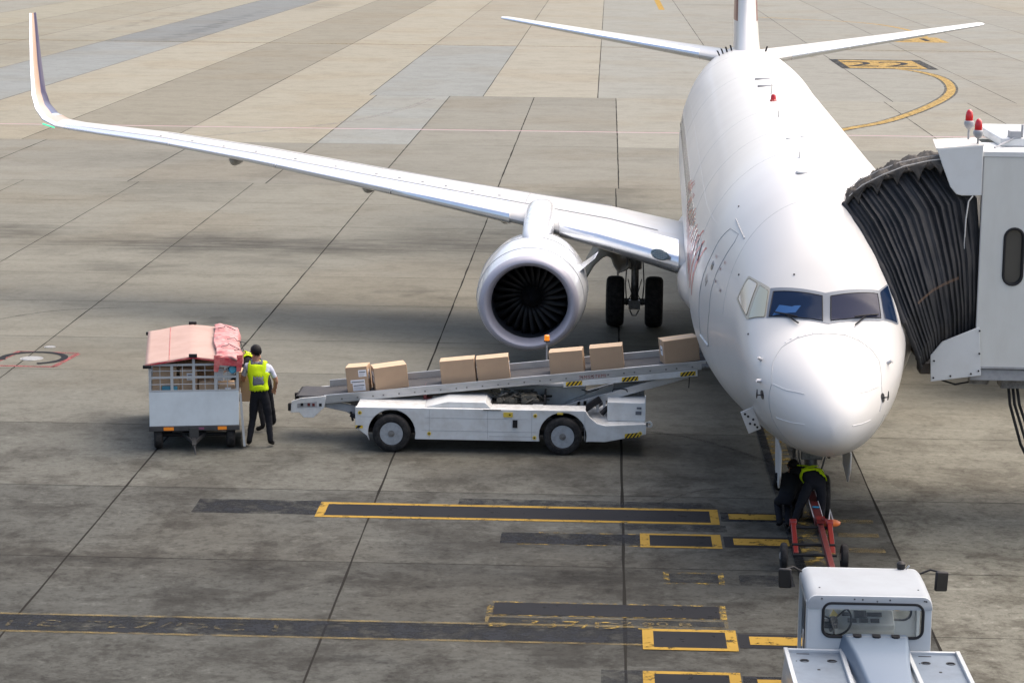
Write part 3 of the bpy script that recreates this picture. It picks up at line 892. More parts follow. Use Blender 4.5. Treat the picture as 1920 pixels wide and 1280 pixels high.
# external power panel hanging open under the nose
b = MB()
mx = Matrix.Translation((-.99, 2.65, 1.80)) @ Matrix.Rotation(radians(-22), 4, 'Y') @ Matrix.Rotation(radians(10), 4, 'Z')
b.box(-.10, .10, -.010, .010, -.175, .175, 0, mx)
gp = b.build('service_panel', M['paint'], AC, bevel=.03, seg=3)
for x_, z_ in ((-.05, .12), (-.02, .07), (.035, .0), (-.03, -.04), (.03, -.08), (.05, -.13)):
    b = MB(); b.tube([mx @ Vector((x_, -.018, z_)), mx @ Vector((x_, -.008, z_))], .017, 10)
    b.build('panel_fastener', M['black'], gp)
# cabin windows
wb = MB()
N_ = 14
for i in range(62):
    y_ = 6.35 + i * .508
    if y_ > 33.6: break
    if abs(y_ - 9.9) < .2: continue
for side in (-1, 1):
    base = None
    for i in range(54):
        y_ = 6.4 + i * .508
        q, n = on_hull((side * 2.2, y_, 3.86))
        if y_ > 31 : break
        if base is None or True:
            b = MB()
            up_ = Vector((0, 0, 1)) - n * n.z; up_.normalize()
            rg_ = Vector((0, 1, 0))
            ring = [q + n * .004 + rg_ * .115 * math.copysign(abs(cos(a)) ** .7, cos(a)) + up_ * .165 * math.copysign(abs(sin(a)) ** .7, sin(a)) for a in [2 * pi * k / N_ for k in range(N_)]]
            r2_ = [p - n * .02 for p in ring]
            b.loft([r2_, ring])
            if side == -1 or i % 1 == 0:
                b.build('cabin_window', M['cabinw'], AC)
        if side == 1 and i > 20: break
# airline lettering: slanted brush strokes in red and blue on the starboard flank
rs = random.Random(11)
b = MB(); b2 = MB()
def stroke(bb, y0, z0, y1, z1, w):
    n = 10
    vs = []
    for i in range(n + 1):
        t = i / n
        y_ = y0 + (y1 - y0) * t + .25 * sin(t * 3.1); z_ = z0 + (z1 - z0) * t
        ww = w * (.5 + .5 * sin(pi * min(1, t * 1.1)))
        for s_ in (-1, 1):
            vs.append(on_hull((-2.3, y_ + s_ * ww / 2, z_), .004)[0])
    bb.add(vs, [(2 * i, 2 * i + 1, 2 * i + 3, 2 * i + 2) for i in range(n)])
for i in range(20):
    y_ = 6.0 + i * .46
    stroke(b, y_ + .8, 2.95 + .045 * i, y_ - .3, 4.15 + rs.uniform(-.25, .15), .24)
    if i % 3 == 0: stroke(b2, y_ + .55, 3.3 + .03 * i, y_ + .05, 3.9, .13)
for i in range(6):
    stroke(b, 6.9 + .5 * i, 3.1 + .1 * i, 9.0 + .6 * i, 3.35 + .08 * i, .30)
b.build('airline_lettering', M['livred'], AC); b2.build('airline_lettering', M['livblue'], AC)
# faint red ring round the porthole-like emblem
# ---------------------------------------------------------------- wing
def airfoil(n=14, tc=.12, x0=0.0, x1=1.0, camber=.015):
    """closed section: list of (x, z), upper from x1 to x0, then lower back to x1"""
    def th(x): return 5 * tc * (.2969 * sqrt(x) - .126 * x - .3516 * x**2 + .2843 * x**3 - .1036 * x**4)
    xs = [x0 + (x1 - x0) * (1 - cos(pi * i / (2 * n))) ** 1.0 for i in range(n + 1)] if x0 == 0 else [x0 + (x1 - x0) * i / n for i in range(n + 1)]
    up = [(x, th(x) + camber * 4 * x * (1 - x)) for x in reversed(xs)]
    lo = [(x, -th(x) * .85 + camber * 4 * x * (1 - x)) for x in xs[1:]]
    return up + lo
# (x, LE y, LE z, chord, t/c, incidence deg, roll of the section deg)
WING = [(1.3, 15.8, 1.95, 7.9, .118, 1.5, 0), (1.87, 16.09, 2.06, 7.4, .116, 1.5, 0), (3.4, 16.89, 2.39, 6.3, .112, 1.2, 0), (5.2, 17.82, 2.67, 5.1, .104, .8, 0), (7, 18.76, 2.92, 4.2, .095, .3, 0),
        (8.6, 19.59, 3.13, 3.6, .086, 0, 0), (11.5, 21.10, 3.50, 2.7, .076, -.6, 0), (13.9, 22.35, 3.75, 2.05, .074, -1, 0), (16.2, 23.55, 3.90, 1.5, .076, -1.5, 0)]
WLET = [(16.65, 23.82, 3.95, 1.45, .08, -1.5, 12), (17.0, 24.05, 4.08, 1.5, .095, -1, 32), (17.22, 24.25, 4.32, 1.42, .09, 0, 55), (17.34, 24.42, 4.62, 1.33, .085, 0, 72), (17.46, 24.80, 5.3, 1.08, .08, 0, 80), (17.56, 25.2, 5.95, .84, .08, 0, 81), (17.66, 25.62, 6.5, .60, .08, 0, 81)]
def section(s, side, prof, grow=0.0):
    x, y, z, c, tc, inc, roll = s
    out = []
    ci, si = cos(radians(inc)), sin(radians(inc))
    cr, sr = cos(radians(roll)), sin(radians(roll))
    for u, w in prof:
        yy = u * c; zz = w * c
        yy, zz = yy * ci + zz * si, zz * ci - yy * si
        # the thickness direction leans inboard as the section rolls up
        out.append(Vector((side * (x - zz * sr), y + yy, z + zz * cr)))
    return out
def sub(S_, k=3):
    out = []
    for i in range(len(S_) - 1):
        for j in range(k):
            t = j / k
            out.append(tuple(a + (b_ - a) * t for a, b_ in zip(S_[i], S_[i + 1])))
    out.append(S_[-1])
    return out
def make_wing(side):
    b = MB()
    b.loft([section(s, side, airfoil(16, s[4])) for s in sub(WING, 2) + WLET[:1]])
    w = b.build('wing', M['wingtop'], AC)
    # slats: the polished leading edge, in spans with gaps
    def le_strip(lst, x1=.135, g=.006):
        bb = MB()
        rings = []
        for s in lst:
            pr = [p for p in airfoil(24, s[4]) if p[0] <= x1]
            pr = [(p[0] - g * .6, p[1] + (g if p[1] > 0 else -g)) for p in pr]
            rings.append(section(s, side, pr))
        bb.loft(rings, closed=True)
        return bb
    def between(xa, xb):
        S_ = sorted(WING + WLET[:1])
        def at(x):
            for i in range(len(S_) - 1):
                if S_[i][0] <= x <= S_[i + 1][0]:
                    t = (x - S_[i][0]) / (S_[i + 1][0] - S_[i][0])
                    return tuple(a + (c - a) * t for a, c in zip(S_[i], S_[i + 1]))
        k = max(2, int((xb - xa) / .8))
        return [at(xa + (xb - xa) * i / k) for i in range(k + 1)]
    for xa, xb in ((1.95, 4.42), (5.5, 8.15), (8.17, 10.9), (10.92, 13.6), (13.62, 16.4)):
        le_strip(between(xa, xb), .14 if xa > 5 else .12).build('slat', M['slat'], w)
    # winglet
    b = MB(); n_ = len(airfoil(16, .1))
    rings = [section(s, side, airfoil(16, s[4])) for s in sub(WLET, 3)]
    b.loft(rings)
    # inner skin salmon, trailing half navy outside
    k0 = 0
    nr = len(rings)
    for i in range(nr - 1):
        for j in range(n_):
            u = airfoil(16, .1)[j][0]
            up_side = j < 16
            mi = 0
            if u > .13: mi = 1 if up_side and u < .5 else (2 if i >= 3 else 0)
            if up_side and u >= .5 and i > 5: mi = 2
            if i < 2: mi = 0 if u <= .13 else (1 if up_side else 0)
            b.m[k0 + i * n_ + j] = mi
    b.build('winglet', [M['slat'], M['winglet_in'], M['winglet_blue']], w)
    b = MB()
    b.tube([Vector((side * 16.62, 23.66, 3.93)), Vector((side * 16.95, 23.9, 3.99))], [.016, .020], 10)
    b.build('position_light', M['green'] if side < 0 else M['redlamp'], w)
    # seams between slats and along the spoilers
    b = MB()
    S_ = sub(WING, 3)
    def upper(s, u):
        pr = airfoil(16, s[4])
        best = min((p for p in pr[:17]), key=lambda p: abs(p[0] - u))
        th = 5 * s[4] * (.2969 * sqrt(u) - .126 * u - .3516 * u**2 + .2843 * u**3 - .1036 * u**4) + .06 * u * (1 - u)
        return section(s, side, [(u, th + .0012)])[0]
    b.tube([upper(s, .165) for s in S_ if s[0] > 2.2], .008, 4)
    b.tube([upper(s, .62) for s in S_ if 3 < s[0] < 14], .008, 4)
    for xs_ in (5.3, 9.0, 11.2, 13.6):
        s = min(S_, key=lambda q: abs(q[0] - xs_))
        b.tube([upper(s, u) for u in (.165, .25, .35, .45, .55, .62)], .008, 4)
    b.build('wing_seams', mat('wing_seam', (.30, .31, .32), .6), w)
    # vortilons / small bumps on the upper skin
    b = MB()
    for s in S_:
        if 5.6 < s[0] < 14.5:
            p = upper(s, .24)
            b.lathe([(-.01, .035), (.012, .03), (.02, .001)], p, 'z', 8)
    b.build('fuel_vents', M['seam'], w)
    # flap track fairings
    for x_, y_, z_, L_, r_ in ((8.92, 21.2, 2.93, 3.2, .19), (12.2, 22.6, 3.33, 2.6, .16), (5.75, 20.4, 2.42, 3.4, .22)):
        b = MB()
        b.loft([[(side * x_ + r_ * k * cos(a) * .85, y_ + L_ * t, z_ + (.0 if t < .6 else -.1 * (t - .6)) + r_ * k * sin(a)) for a in [2 * pi * j / 14 for j in range(14)]] for t, k in ((0, .25), (.03, .62), (.1, .9), (.25, 1), (.6, .95), (.85, .6), (1, .1))])
        b.build('flap_fairing', mat('fairing_grey', (.46, .46, .45), .5, dirt=(.2, .2, .19), dscale=4), w)
    # landing light in the root leading edge
    s = (2.33, 16.33, 2.16, 7.05, .115, 1.4, 0)
    pr = [p for p in airfoil(24, s[4]) if p[0] <= .035]
    c0 = section(s, side, [(0.0, .004)])[0]
    b = MB()
    N2 = 20
    ring0, ring1, ring2 = [], [], []
    tt = Vector((side, .35, .15)).normalized(); uu = Vector((0, .35, .94)).normalized(); nn = -(Vector((-side * .35, 1, -.35)).normalized())
    for k in range(N2):
        a = 2 * pi * k / N2
        p = c0 + tt * .20 * cos(a) + uu * (.115 * sin(a) + .05)
        ring0.append(p + Vector((0, .25, 0))); ring1.append(p + Vector((0, -.12, .02))); ring2.append(c0 + tt * .17 * cos(a) + uu * (.095 * sin(a) + .05) + Vector((0, -.14, .02)))
    b.loft([ring0, ring1, ring2])
    b.build('landing_light', M['lightglass'], w)
    b = MB()
    for k in range(-4, 5):
        for j in range(-2, 3):
            if (k / 4.6) ** 2 + (j / 2.6) ** 2 < .9:
                p = c0 + tt * .036 * k + uu * (.036 * j + .05) + Vector((0, -.145, .02))
                b.box(p.x - .010, p.x + .010, p.y - .004, p.y + .004, p.z - .010, p.z + .010)
    b.build('landing_light_lens', mat('lens_glint', (.55, .62, .62), .15, .4), w)
    return w
for side in (-1, 1): make_wing(side)
# wing-to-body fairing
b = MB()
b.loft([[(1.55 * k * cos(a) + .42 * k * math.copysign(abs(cos(a)) ** .5, cos(a)), 13.2 + 13.4 * t, 1.75 + (.80 if sin(a) > 0 else .86) * k * math.copysign(abs(sin(a)) ** .8, sin(a))) for a in [2 * pi * j / 48 for j in range(48)]]
        for t, k in ((0, .55), (.05, .78), (.12, .93), (.2, 1), (.75, 1), (.88, .92), (1, .6))])
b.build('belly_fairing', M['paint'], AC)
# tailplane and fin
def stab(side):
    S_ = [(.4, 35.0, 5.02, 4.3, .10, 0, 0), (1.3, 35.6, 5.13, 3.9, .10, 0, 0), (4.2, 37.7, 5.50, 2.6, .095, 0, 0), (7.0, 39.75, 5.86, 1.35, .09, 0, 0), (7.17, 39.98, 5.88, 1.1, .06, 0, 0)]
    b = MB(); b.loft([section(s, side, airfoil(14, s[4], camber=0)) for s in sub(S_, 2)])
    o = b.build('tailplane', M['paint'], AC)
    b = MB(); b.loft([section(s, side, [(p[0] - .004, p[1] + (.004 if p[1] > 0 else -.004)) for p in airfoil(24, s[4], camber=0) if p[0] < .10]) for s in sub(S_, 2)[2:]])
    b.build('tailplane_leading_edge', M['slat'], o)
for side in (-1, 1): stab(side)
def finsec(y, z, c, tc):
    pr = airfoil(14, tc, camber=0)
    return [Vector((w * c * (1 if i <= 14 else 1.18), y + u * c, z)) for i, (u, w) in enumerate(pr)]
b = MB()
b.loft([finsec(y_, z_, c_, t_) for y_, z_, c_, t_ in ((32.6, 5.30, 7.6, .095), (33.4, 5.6, 6.8, .10), (34.6, 6.1, 5.9, .112), (35.2, 6.7, 5.4, .116), (37.4, 9.2, 3.95, .09), (39.4, 11.6, 2.45, .09), (40.3, 12.5, 1.75, .07))])
fin = b.build('fin', [M['paint'], M['tailred']], AC)
for p in fin.data.polygons:
    if p.center.z > 5.9 and p.center.y > 35.1 + max(0, p.center.z - 6.1) * .86 + .25: p.material_index = 1
for s_ in (-1, 1):
    for i in range(4):
        b = MB()
        if s_ > 0 and i: break
        x_ = -.52 - .155 * i if s_ < 0 else .58
        q, n = on_hull((x_, 34.3, 5.6)); nn = Vector((x_ * .5, 0, 1)).normalized()
        b.loft([[q + Vector((dx, dy, 0)) + nn * h_ for dx, dy in ((-.022, -.05), (.022, -.05), (.022, .05), (-.022, .05))] for h_ in (-.02, .15)])
        b.build('vortex_generator', M['black'], AC)
# ---------------------------------------------------------------- engines
def make_engine(side):
    cx, cy, cz = side * 4.83, 13.38, 1.63
    N = 64
    def ring(y_, r, squash=True, dz=0.0):
        out = []
        for k in range(N):
            a = 2 * pi * k / N
            sx_, sz_ = cos(a), sin(a)
            rz_ = r * (.93 if sz_ < 0 and squash else .975)
            out.append(Vector((cx + r * sx_, cy + y_, cz + dz + rz_ * sz_)))
        return out
    b = MB()
    b.loft([ring(y_, r_, True, d) for y_, r_, d in ((.16, .965, 0), (.3, 1.0, .0), (.6, 1.045, .01), (1.1, 1.085, .02), (1.7, 1.09, .03), (2.6, 1.04, .05), (3.4, .93, .07), (3.9, .84, .08))], False, False)
    b.loft([ring(y_, r_, False, .08) for y_, r_ in ((3.9, .84), (3.85, .78), (3.2, .70))], False, True)
    na = b.build('engine_nacelle', M['nacelle'], AC)
    b = MB()
    b.loft([ring(y_, r_) for y_, r_ in ((.165, .968), (.10, .955), (.04, .925), (.005, .885), (0, .85), (.02, .815), (.08, .785), (.2, .757), (.34, .742))], False, False)
    b.build('intake_lip', M['lip'], na)
    b = MB()
    b.loft([ring(y_, r_, False) for y_, r_ in ((.34, .742), (.7, .745), (1.05, .765), (1.5, .77))], False, False)
    b.build('intake_barrel', M['barrel'], na)
    b = MB()
    nb = 24
    for k in range(nb):
        a0 = 2 * pi * k / nb
        vs = []
        rr = (.22, .36, .5, .64, .755)
        for i, r_ in enumerate(rr):
            tw = radians(28 + 32 * i / 4)
            ch = .15 + .05 * i / 2
            for s_ in (-1, 1):
                da = s_ * ch * cos(tw) / r_ / 2 * .95
                a = a0 + da + .12 * i / 4
                vs.append(Vector((cx + r_ * cos(a), cy + 1.12 + s_ * ch * sin(tw) / 2, cz + r_ * sin(a))))
        b.add(vs, [(2 * i, 2 * i + 1, 2 * i + 3, 2 * i + 2) for i in range(4)])
    fn = b.build('fan', M['fan'], na)
    md = fn.modifiers.new('thick', 'SOLIDIFY'); md.thickness = .012
    b = MB(); b.lathe([(.78, .004), (.82, .05), (.92, .12), (1.04, .19), (1.14, .235), (1.2, .24)], (cx, cy, cz), 'y', 32)
    b.build('spinner', M['spinner'], na)
    b = MB(); b.lathe([(1.3, .77), (1.34, .77), (1.34, .01), (1.3, .01)], (cx, cy, cz), 'y', 48)
    b.build('fan_case', M['black'], na)
    b = MB(); b.lathe([(3.2, .62), (4.3, .48), (4.75, .34), (5.3, .12), (5.5, .01)], (cx, cy, cz + .08), 'y', 32)
    b.build('exhaust_cone', M['steel'], na)
    # chine on the inboard side, seams, latches
    b = MB(); sx_ = -side
    base = Vector((cx + sx_ * .93, cy + 1.0, cz + .52))
    up_ = Vector((sx_ * .80, 0, .60)); V = [base + Vector((0, 0, 0)), base + Vector((0, 1.0, 0)), base + Vector((0, 1.0, 0)) + up_ * .42, base + Vector((0, .30, 0)) + up_ * .36]
    w_ = Vector((.01, 0, .015))
    b.loft([[p - w_ for p in V], [p + w_ for p in V]])
    b.build('nacelle_chine', M['nacelle'], na)
    b = MB()
    def nl(y0, y1, a): return [Vector((cx + R_ * cos(a), cy + y_, cz + R_ * sin(a) * (.975 if sin(a) > 0 else .93) + .015)) for y_, R_ in [(y0 + (y1 - y0) * i / 6, 1.0 + .09 * min(1, max(0, (y0 + (y1 - y0) * i / 6 - .3) / .9))) for i in range(7)]]
    for a in (radians(78), radians(102), radians(-90), radians(62), radians(118)): b.tube(nl(.5, 1.9, a), .006, 4)
    for y_, r_, d in ((1.72, 1.092, .03), (.62, 1.05, .01)): b.tube(ring(y_, r_, True, d)[:33], .006, 4)
    b.build('nacelle_seams', mat('wing_seam', (.30, .31, .32), .6), na)
    # pylon
    b = MB()
    def pr_(y_, w_, z0, z1, e=.72):
        return [Vector((cx + w_ * math.copysign(abs(cos(a)) ** e, cos(a)), y_, (z0 + z1) / 2 + (z1 - z0) / 2 * math.copysign(abs(sin(a)) ** e, sin(a)))) for a in [2 * pi * k / 28 for k in range(28)]]
    b.loft([pr_(14.9, .05, 2.55, 2.62), pr_(15.0, .17, 2.45, 2.74), pr_(15.3, .245, 2.35, 2.86), pr_(16.0, .285, 2.3, 2.98), pr_(16.8, .30, 2.3, 3.10), pr_(17.6, .31, 2.3, 3.16), pr_(18.4, .28, 2.3, 3.08), pr_(19.6, .16, 2.2, 2.9)])
    b.build('engine_pylon', M['nacelle'], AC)
for side in (-1, 1): make_engine(side)
# ---------------------------------------------------------------- landing gear
def wheel(c, r, w, name, parent, mats=('rubber', 'steel'), axis='x', hub=.5, n=40):
    b = MB()
    h_ = w / 2
    b.lathe([(-h_ * .8, r * hub), (-h_, r * .72), (-h_ * .98, r * .86), (-h_ * .80, r * .955), (-h_ * .45, r * .992), (0, r), (h_ * .45, r * .992), (h_ * .80, r * .955), (h_ * .98, r * .86), (h_, r * .72), (h_ * .8, r * hub)], c, axis, n, close=False)
    # shallow tread grooves
    for gx in (-.42, -.14, .14, .42):
        b.lathe([(h_ * gx - .004, r * .985), (h_ * gx - .003, r * 1.004), (h_ * gx + .003, r * 1.004), (h_ * gx + .004, r * .985)], c, axis, n, close=True)
    t = b.build(name, M[mats[0]], parent)
    b = MB()
    b.lathe([(-h_ * .84, r * hub * 1.02), (-h_ * .5, r * hub * .85), (-h_ * .45, r * .2), (-h_ * .7, r * .16), (-h_ * .72, .004), (h_ * .72, .004), (h_ * .7, r * .16), (h_ * .45, r * .2), (h_ * .5, r * hub * .85), (h_ * .84, r * hub * 1.02)], c, axis, n)
    b.build('hub', M[mats[1]], t)
    return t
for side in (-1, 1):
    X = side * 2.86
    lg = MB()
    lg.tube([(X, 20.61, .56), (X, 20.6, 1.35)], .085, 16); lg.tube([(X, 20.6, 1.3), (X, 20.55, 2.35)], .15, 18)
    lg.tube([(X - .62, 20.61, .56), (X + .62, 20.61, .56)], .075, 12)
    lg.tube([(X, 20.5, 1.5), (X - side * 1.1, 20.6, 2.2)], .05, 10); lg.tube([(X, 20.45, .62), (X, 20.2, 1.0), (X, 20.42, 1.4)], .035, 8)
    for dx in (-.17, .17):
        lg.tube([(X + dx, 20.42, .5), (X + dx * 1.2, 20.36, 1.0), (X + dx, 20.4, 1.55), (X + dx * .6, 20.45, 2.2)], .017, 6)
        lg.tube([(X + dx, 20.4, .55), (X + dx * .4, 20.32, .78), (X + dx * .9, 20.4, 1.1)], .012, 6)
    lg.tube([(X - .1, 20.33, .42), (X - .04, 20.3, .30), (X + .04, 20.3, .30), (X + .1, 20.33, .42)], .018, 6)
    lg.box(X - .20, X + .20, 20.4, 20.7, 1.55, 1.78); lg.box(X - .13, X + .13, 20.38, 20.5, .42, .62); lg.box(X - .22, X + .22, 20.4, 20.7, 2.0, 2.3)
    lo_ = lg.build('main_landing_gear', M['steel'], AC, bevel=.01)
    for dx in (-.43, .43): wheel((X + dx, 20.61, .565), .565, .40, 'main_wheel', lo_)
    b = MB()
    P0 = [(-3.98, 1.10), (-3.80, 1.42), (-3.62, 1.60), (-3.48, 1.66), (-3.36, 1.60), (-3.28, 1.40), (-3.20, 1.28), (-3.08, 1.34), (-2.98, 1.42)]
    top = [Vector((side * -x_, 20.28, z_)) for x_, z_ in P0]; bot = [Vector((side * -x_, 21.3, z_ + .30)) for x_, z_ in P0]
    vs = top + bot; n_ = len(P0)
    b.add(vs, [(i, i + 1, n_ + i + 1, n_ + i) for i in range(n_ - 1)])
    o = b.build('gear_door', mat('gear_door_beige', (.48, .45, .40), .45, dirt=(.2, .19, .17), dscale=3), lo_)
    md = o.modifiers.new('thick', 'SOLIDIFY'); md.thickness = .05
ng = MB()
ng.tube([(0, 4.01, .34), (0, 4.03, .9)], .055, 14); ng.tube([(0, 4.03, .8), (0, 4.1, 1.55)], .10, 16); ng.tube([(-.26, 4.01, .34), (.26, 4.01, .34)], .05, 12)
ng.tube([(0, 4.0, 1.0), (0, 4.9, 1.5)], .045, 8); ng.box(-.16, .16, 3.85, 4.0, .95, 1.25); ng.box(-.10, .10, 3.86, 3.95, .55, .8)
for dx in (-.22, .22): ng.tube([(dx, 3.9, 1.35), (dx * .9, 3.86, 1.0), (dx * .5, 3.9, .62)], .016, 6); ng.tube([(dx * 1.2, 3.98, 1.4), (dx * 1.2, 3.98, .95)], .03, 6)
ngo = ng.build('nose_landing_gear', M['steel'], AC, bevel=.008)
for dx in (-.2, .2): wheel((dx, 4.01, .343), .343, .19, 'nose_wheel', ngo)
for side, z1, dx in ((-1, .62, .12), (1, .74, -.03)):
    b = MB()
    b.loft([[(side * (.50 + t_), y_, z_) for y_, z_ in ((3.0, 1.26), (3.05, z1 + .25), (3.35, z1), (4.3, z1 + .05), (4.6, 1.22))] for t_ in (0, .025)])
    for i in range(5):
        k_ = i
    o = b.build('nose_gear_door', M['paint'], AC, bevel=.006)

# ------------------------------------------------------------------ belt loader
BL = thing('belt_loader', 'white belt loader with sloping conveyor carrying cartons up to the forward hold', 'belt loader', (-1.7, 40.0, 0))
def hazard(parent, x0, x1, y, zf, h, nst=4, name='hazard_stripe'):
    """yellow plate with slanted black bars; zf(x) gives the lower edge height"""
    b = PB()
    b.add([(x0, y, zf(x0)), (x1, y, zf(x1)), (x1, y, zf(x1) + h), (x0, y, zf(x0) + h)], [(0, 1, 2, 3)])
    b.add([(x0, y + .004, zf(x0)), (x1, y + .004, zf(x1)), (x1, y + .004, zf(x1) + h), (x0, y + .004, zf(x0) + h)], [(3, 2, 1, 0)])
    L = x1 - x0
    w = L / nst
    for i in range(nst):
        a = x0 + i * w
        xs = [(a, 0), (a + w * .5, 0), (min(x1, a + w * .5 + h * .8), h), (min(x1, a + h * .8), h)]
        b.add([(x_, y - .002, zf(x_) + z_) for x_, z_ in xs], [(0, 1, 2, 3)], 1)
    return b.build(name, [M['yellow'], M['black']], parent, smooth=False)
def arc_pts(cx, cz, r, a0, a1, n=14):
    return [(cx + r * cos(radians(a0 + (a1 - a0) * i / n)), cz + r * sin(radians(a0 + (a1 - a0) * i / n))) for i in range(n + 1)]
R_W = .325
prof = [(-4.18, .765), (-4.18, .42), (-3.98, .27)]
prof += arc_pts(-3.56, R_W, .405, 200, -14, 16)
prof += [(-3.12, .225), (-1.08, .225)]
prof += arc_pts(-.65, R_W, .405, 194, -14, 16)
prof += [(-.22, .235), (.07, .235), (.76, .38), (.76, .56), (.07, .52), (-.08, .56), (-.20, .66), (-.27, .77)]
b = PB(); b.prism(prof, 'y', 39.12, 39.20); b.build('side_panel', M['gse'], BL, bevel=.008)
b = PB(); b.prism(prof, 'y', 40.80, 40.88); b.build('side_panel', M['gse'], BL, bevel=.008)
b = PB()
b.box(-4.17, -2.95, 39.2, 40.8, .70, .755); b.box(-2.95, -1.95, 39.2, 39.75, .70, .755); b.box(-1.95, -.27, 39.2, 39.62, .70, .755)
b.box(-.3, .74, 39.2, 40.8, .46, .53)
b.box(-4.16, -4.10, 39.2, 40.8, .35, .70); b.box(.70, .75, 39.2, 40.8, .38, .46)
b.build('deck', M['gse2'], BL, bevel=.006)
b = PB(); b.box(-4.1, .6, 39.45, 40.6, .26, .34); b.box(-3.62, -3.50, 39.3, 40.7, .28, .38); b.box(-.71, -.59, 39.3, 40.7, .28, .38)
b.build('chassis', M['black'], BL)
# seams and rivet lines on the near flank
b = PB()
for z_, x0, x1 in ((.60, -3.0, -1.25), (.60, -4.1, -3.85), (.38, -3.05, -1.1), (.30, -1.9, -1.12)):
    b.box(x0, x1, 39.117, 39.119, z_, z_ + .006)
for x_ in (-2.92, -1.93, -1.18, -.28): b.box(x_, x_ + .006, 39.117, 39.119, .25, .74)
b.build('panel_seams', M['seam'], BL, smooth=False)
for x0, x1, z0, z1 in ((-1.50, -1.42, .46, .59), (-2.0, -1.70, .756, .765)):
    b = PB(); b.box(x0, x1, 39.10, 39.119 if z0 < .7 else 39.2, z0, z1); b.build('vent', M['black'], BL)
for x_, z_ in ((-4.10, .67), (-2.92, .33), (-1.12, .67), (-1.13, .29), (.66, .40), (-1.55, .68)):
    b = PB(); b.tube([(x_, 39.12, z_), (x_, 39.108, z_)], .033, 14); b.tube([(x_, 39.108, z_), (x_, 39.106, z_)], .015, 8, 1)
    b.build('tie_down_label', [mat('yellow_sticker', (.62, .46, .06), .5), M['black']], BL)
b = PB(); b.box(-1.66, -1.50, 39.106, 39.118, .64, .72); b.build('warning_sticker', mat('yellow_sticker', (.62, .46, .06), .5), BL)
b = PB(); b.box(-.75, -.65, 39.106, 39.118, .70, .73); b.build('warning_sticker', mat('yellow_sticker', (.62, .46, .06), .5), BL)
hazard(BL, .40, .66, 39.114 , lambda x: .31 + (x - .40) * .12, .075, 4)
hazard(BL, -4.175, -4.05, 39.114, lambda x: .40, .05, 1)
for x_ in (-3.56, -.65):
    for y0, y1 in ((39.06, 39.27), (40.73, 40.94)):
        c = ((x_ + 1.7), (y0 + y1) / 2 - 40.0, R_W)
        near_ = y0 < 40
        b = MB(); h_ = .105
        b.lathe([(-h_ * .8, .195), (-h_, .22), (-h_ * .98, .285), (-h_ * .8, .312), (-h_ * .3, .325), (h_ * .3, .325), (h_ * .8, .312), (h_ * .98, .285), (h_, .22), (h_ * .8, .195)], c, 'y', 40)
        for gx in (-.35, 0, .35): b.lathe([(h_ * gx - .004, .318), (h_ * gx - .003, .327), (h_ * gx + .003, .327), (h_ * gx + .004, .318)], c, 'y', 40, close=True)
        w = b.build('wheel', M['rubber'], BL)
        b = MB(); s_ = -1 if near_ else 1
        b.lathe([(s_ * h_ * .85, .196), (s_ * h_ * .55, .185), (s_ * h_ * .30, .165), (s_ * h_ * .25, .10), (s_ * h_ * .55, .085), (s_ * h_ * .60, .004), (0, .004), (0, .19)], c, 'y', 36)
        rim = b.build('rim', mat('rim_grey', (.34, .37, .40), .45, .2, dirt=(.15, .14, .13), dscale=9, damt=.5), w)
        b = MB(); b.lathe([(s_ * h_ * .6, .062), (s_ * h_ * .95, .055), (s_ * h_ * 1.0, .004), (s_ * h_ * .6, .004)], c, 'y', 18)
        b.build('hub_cap', M['steel'], w)
        b = MB()
        for k in range(6):
            a = 2 * pi * k / 6 + .3
            p = Vector((c[0] + .12 * cos(a), c[1] + s_ * h_ * .3, c[2] + .12 * sin(a)))
            b.tube([p, p + Vector((0, s_ * .02, 0))], .011, 6)
        b.build('wheel_nuts', M['steel'], w)
# body work behind the near flank
b = PB(); b.prism([(-3.02, .755), (-2.62, .86), (-1.98, .86), (-1.88, .755)], 'y', 39.25, 40.1); b.build('engine_hood', M['gse'], BL, bevel=.012)
b = PB()
b.box(-1.86, -.98, 39.7, 40.3, .45, .74); b.box(-1.72, -1.45, 39.75, 40.1, .7, .84); b.box(-1.38, -1.12, 39.72, 40.05, .7, .90)
rr = random.Random(5)
for i in range(46):
    p = Vector((rr.uniform(-1.82, -1.0), rr.uniform(39.66, 40.1), rr.uniform(.74, .90)))
    b.tube([p, p + Vector((rr.uniform(-.16, .16), rr.uniform(-.06, .06), rr.uniform(-.05, .08))), p + Vector((rr.uniform(-.22, .22), rr.uniform(-.06, .1), rr.uniform(-.08, .06)))], rr.uniform(.007, .022), 6)
for i in range(4):
    x_ = -1.75 + .21 * i; b.lathe([(0, .05), (.02, .055), (.04, .05), (.05, .02)], (x_, 39.68, .80), 'y', 14)
b.build('engine', mat('greasy_engine', (.05, .05, .045), .4, .3, dirt=(.20, .18, .14), dscale=14, damt=.7), BL)
b = PB(); b.box(-1.90, -1.87, 39.65, 40.3, .45, .78); b.box(-.99, -.96, 39.65, 40.3, .45, .90); b.box(-1.2, -.99, 39.64, 39.70, .60, .80)
b.build('engine_bay_frame', M['black'], BL)
b = PB(); b.box(-1.18, -1.0, 39.62, 39.66, .56, .76); b.build('fuse_box', M['gse2'], BL, bevel=.006)
b = PB(); b.box(-1.76, -.28, 40.35, 40.78, .56, .93); b.build('hydraulic_tank', M['gse'], BL, bevel=.02)
b = PB(); b.tube([(-2.82, 40.42, .80), (-1.77, 40.46, .86)], .085, 20); b.build('cream_cylinder', mat('cream_tube', (.60, .52, .38), .4, dirt=(.35, .3, .22), dscale=5), BL)
b = PB(); b.box(-4.0, -3.0, 40.35, 40.75, .40, .78); b.build('side_locker', M['greyp'], BL, bevel=.01)
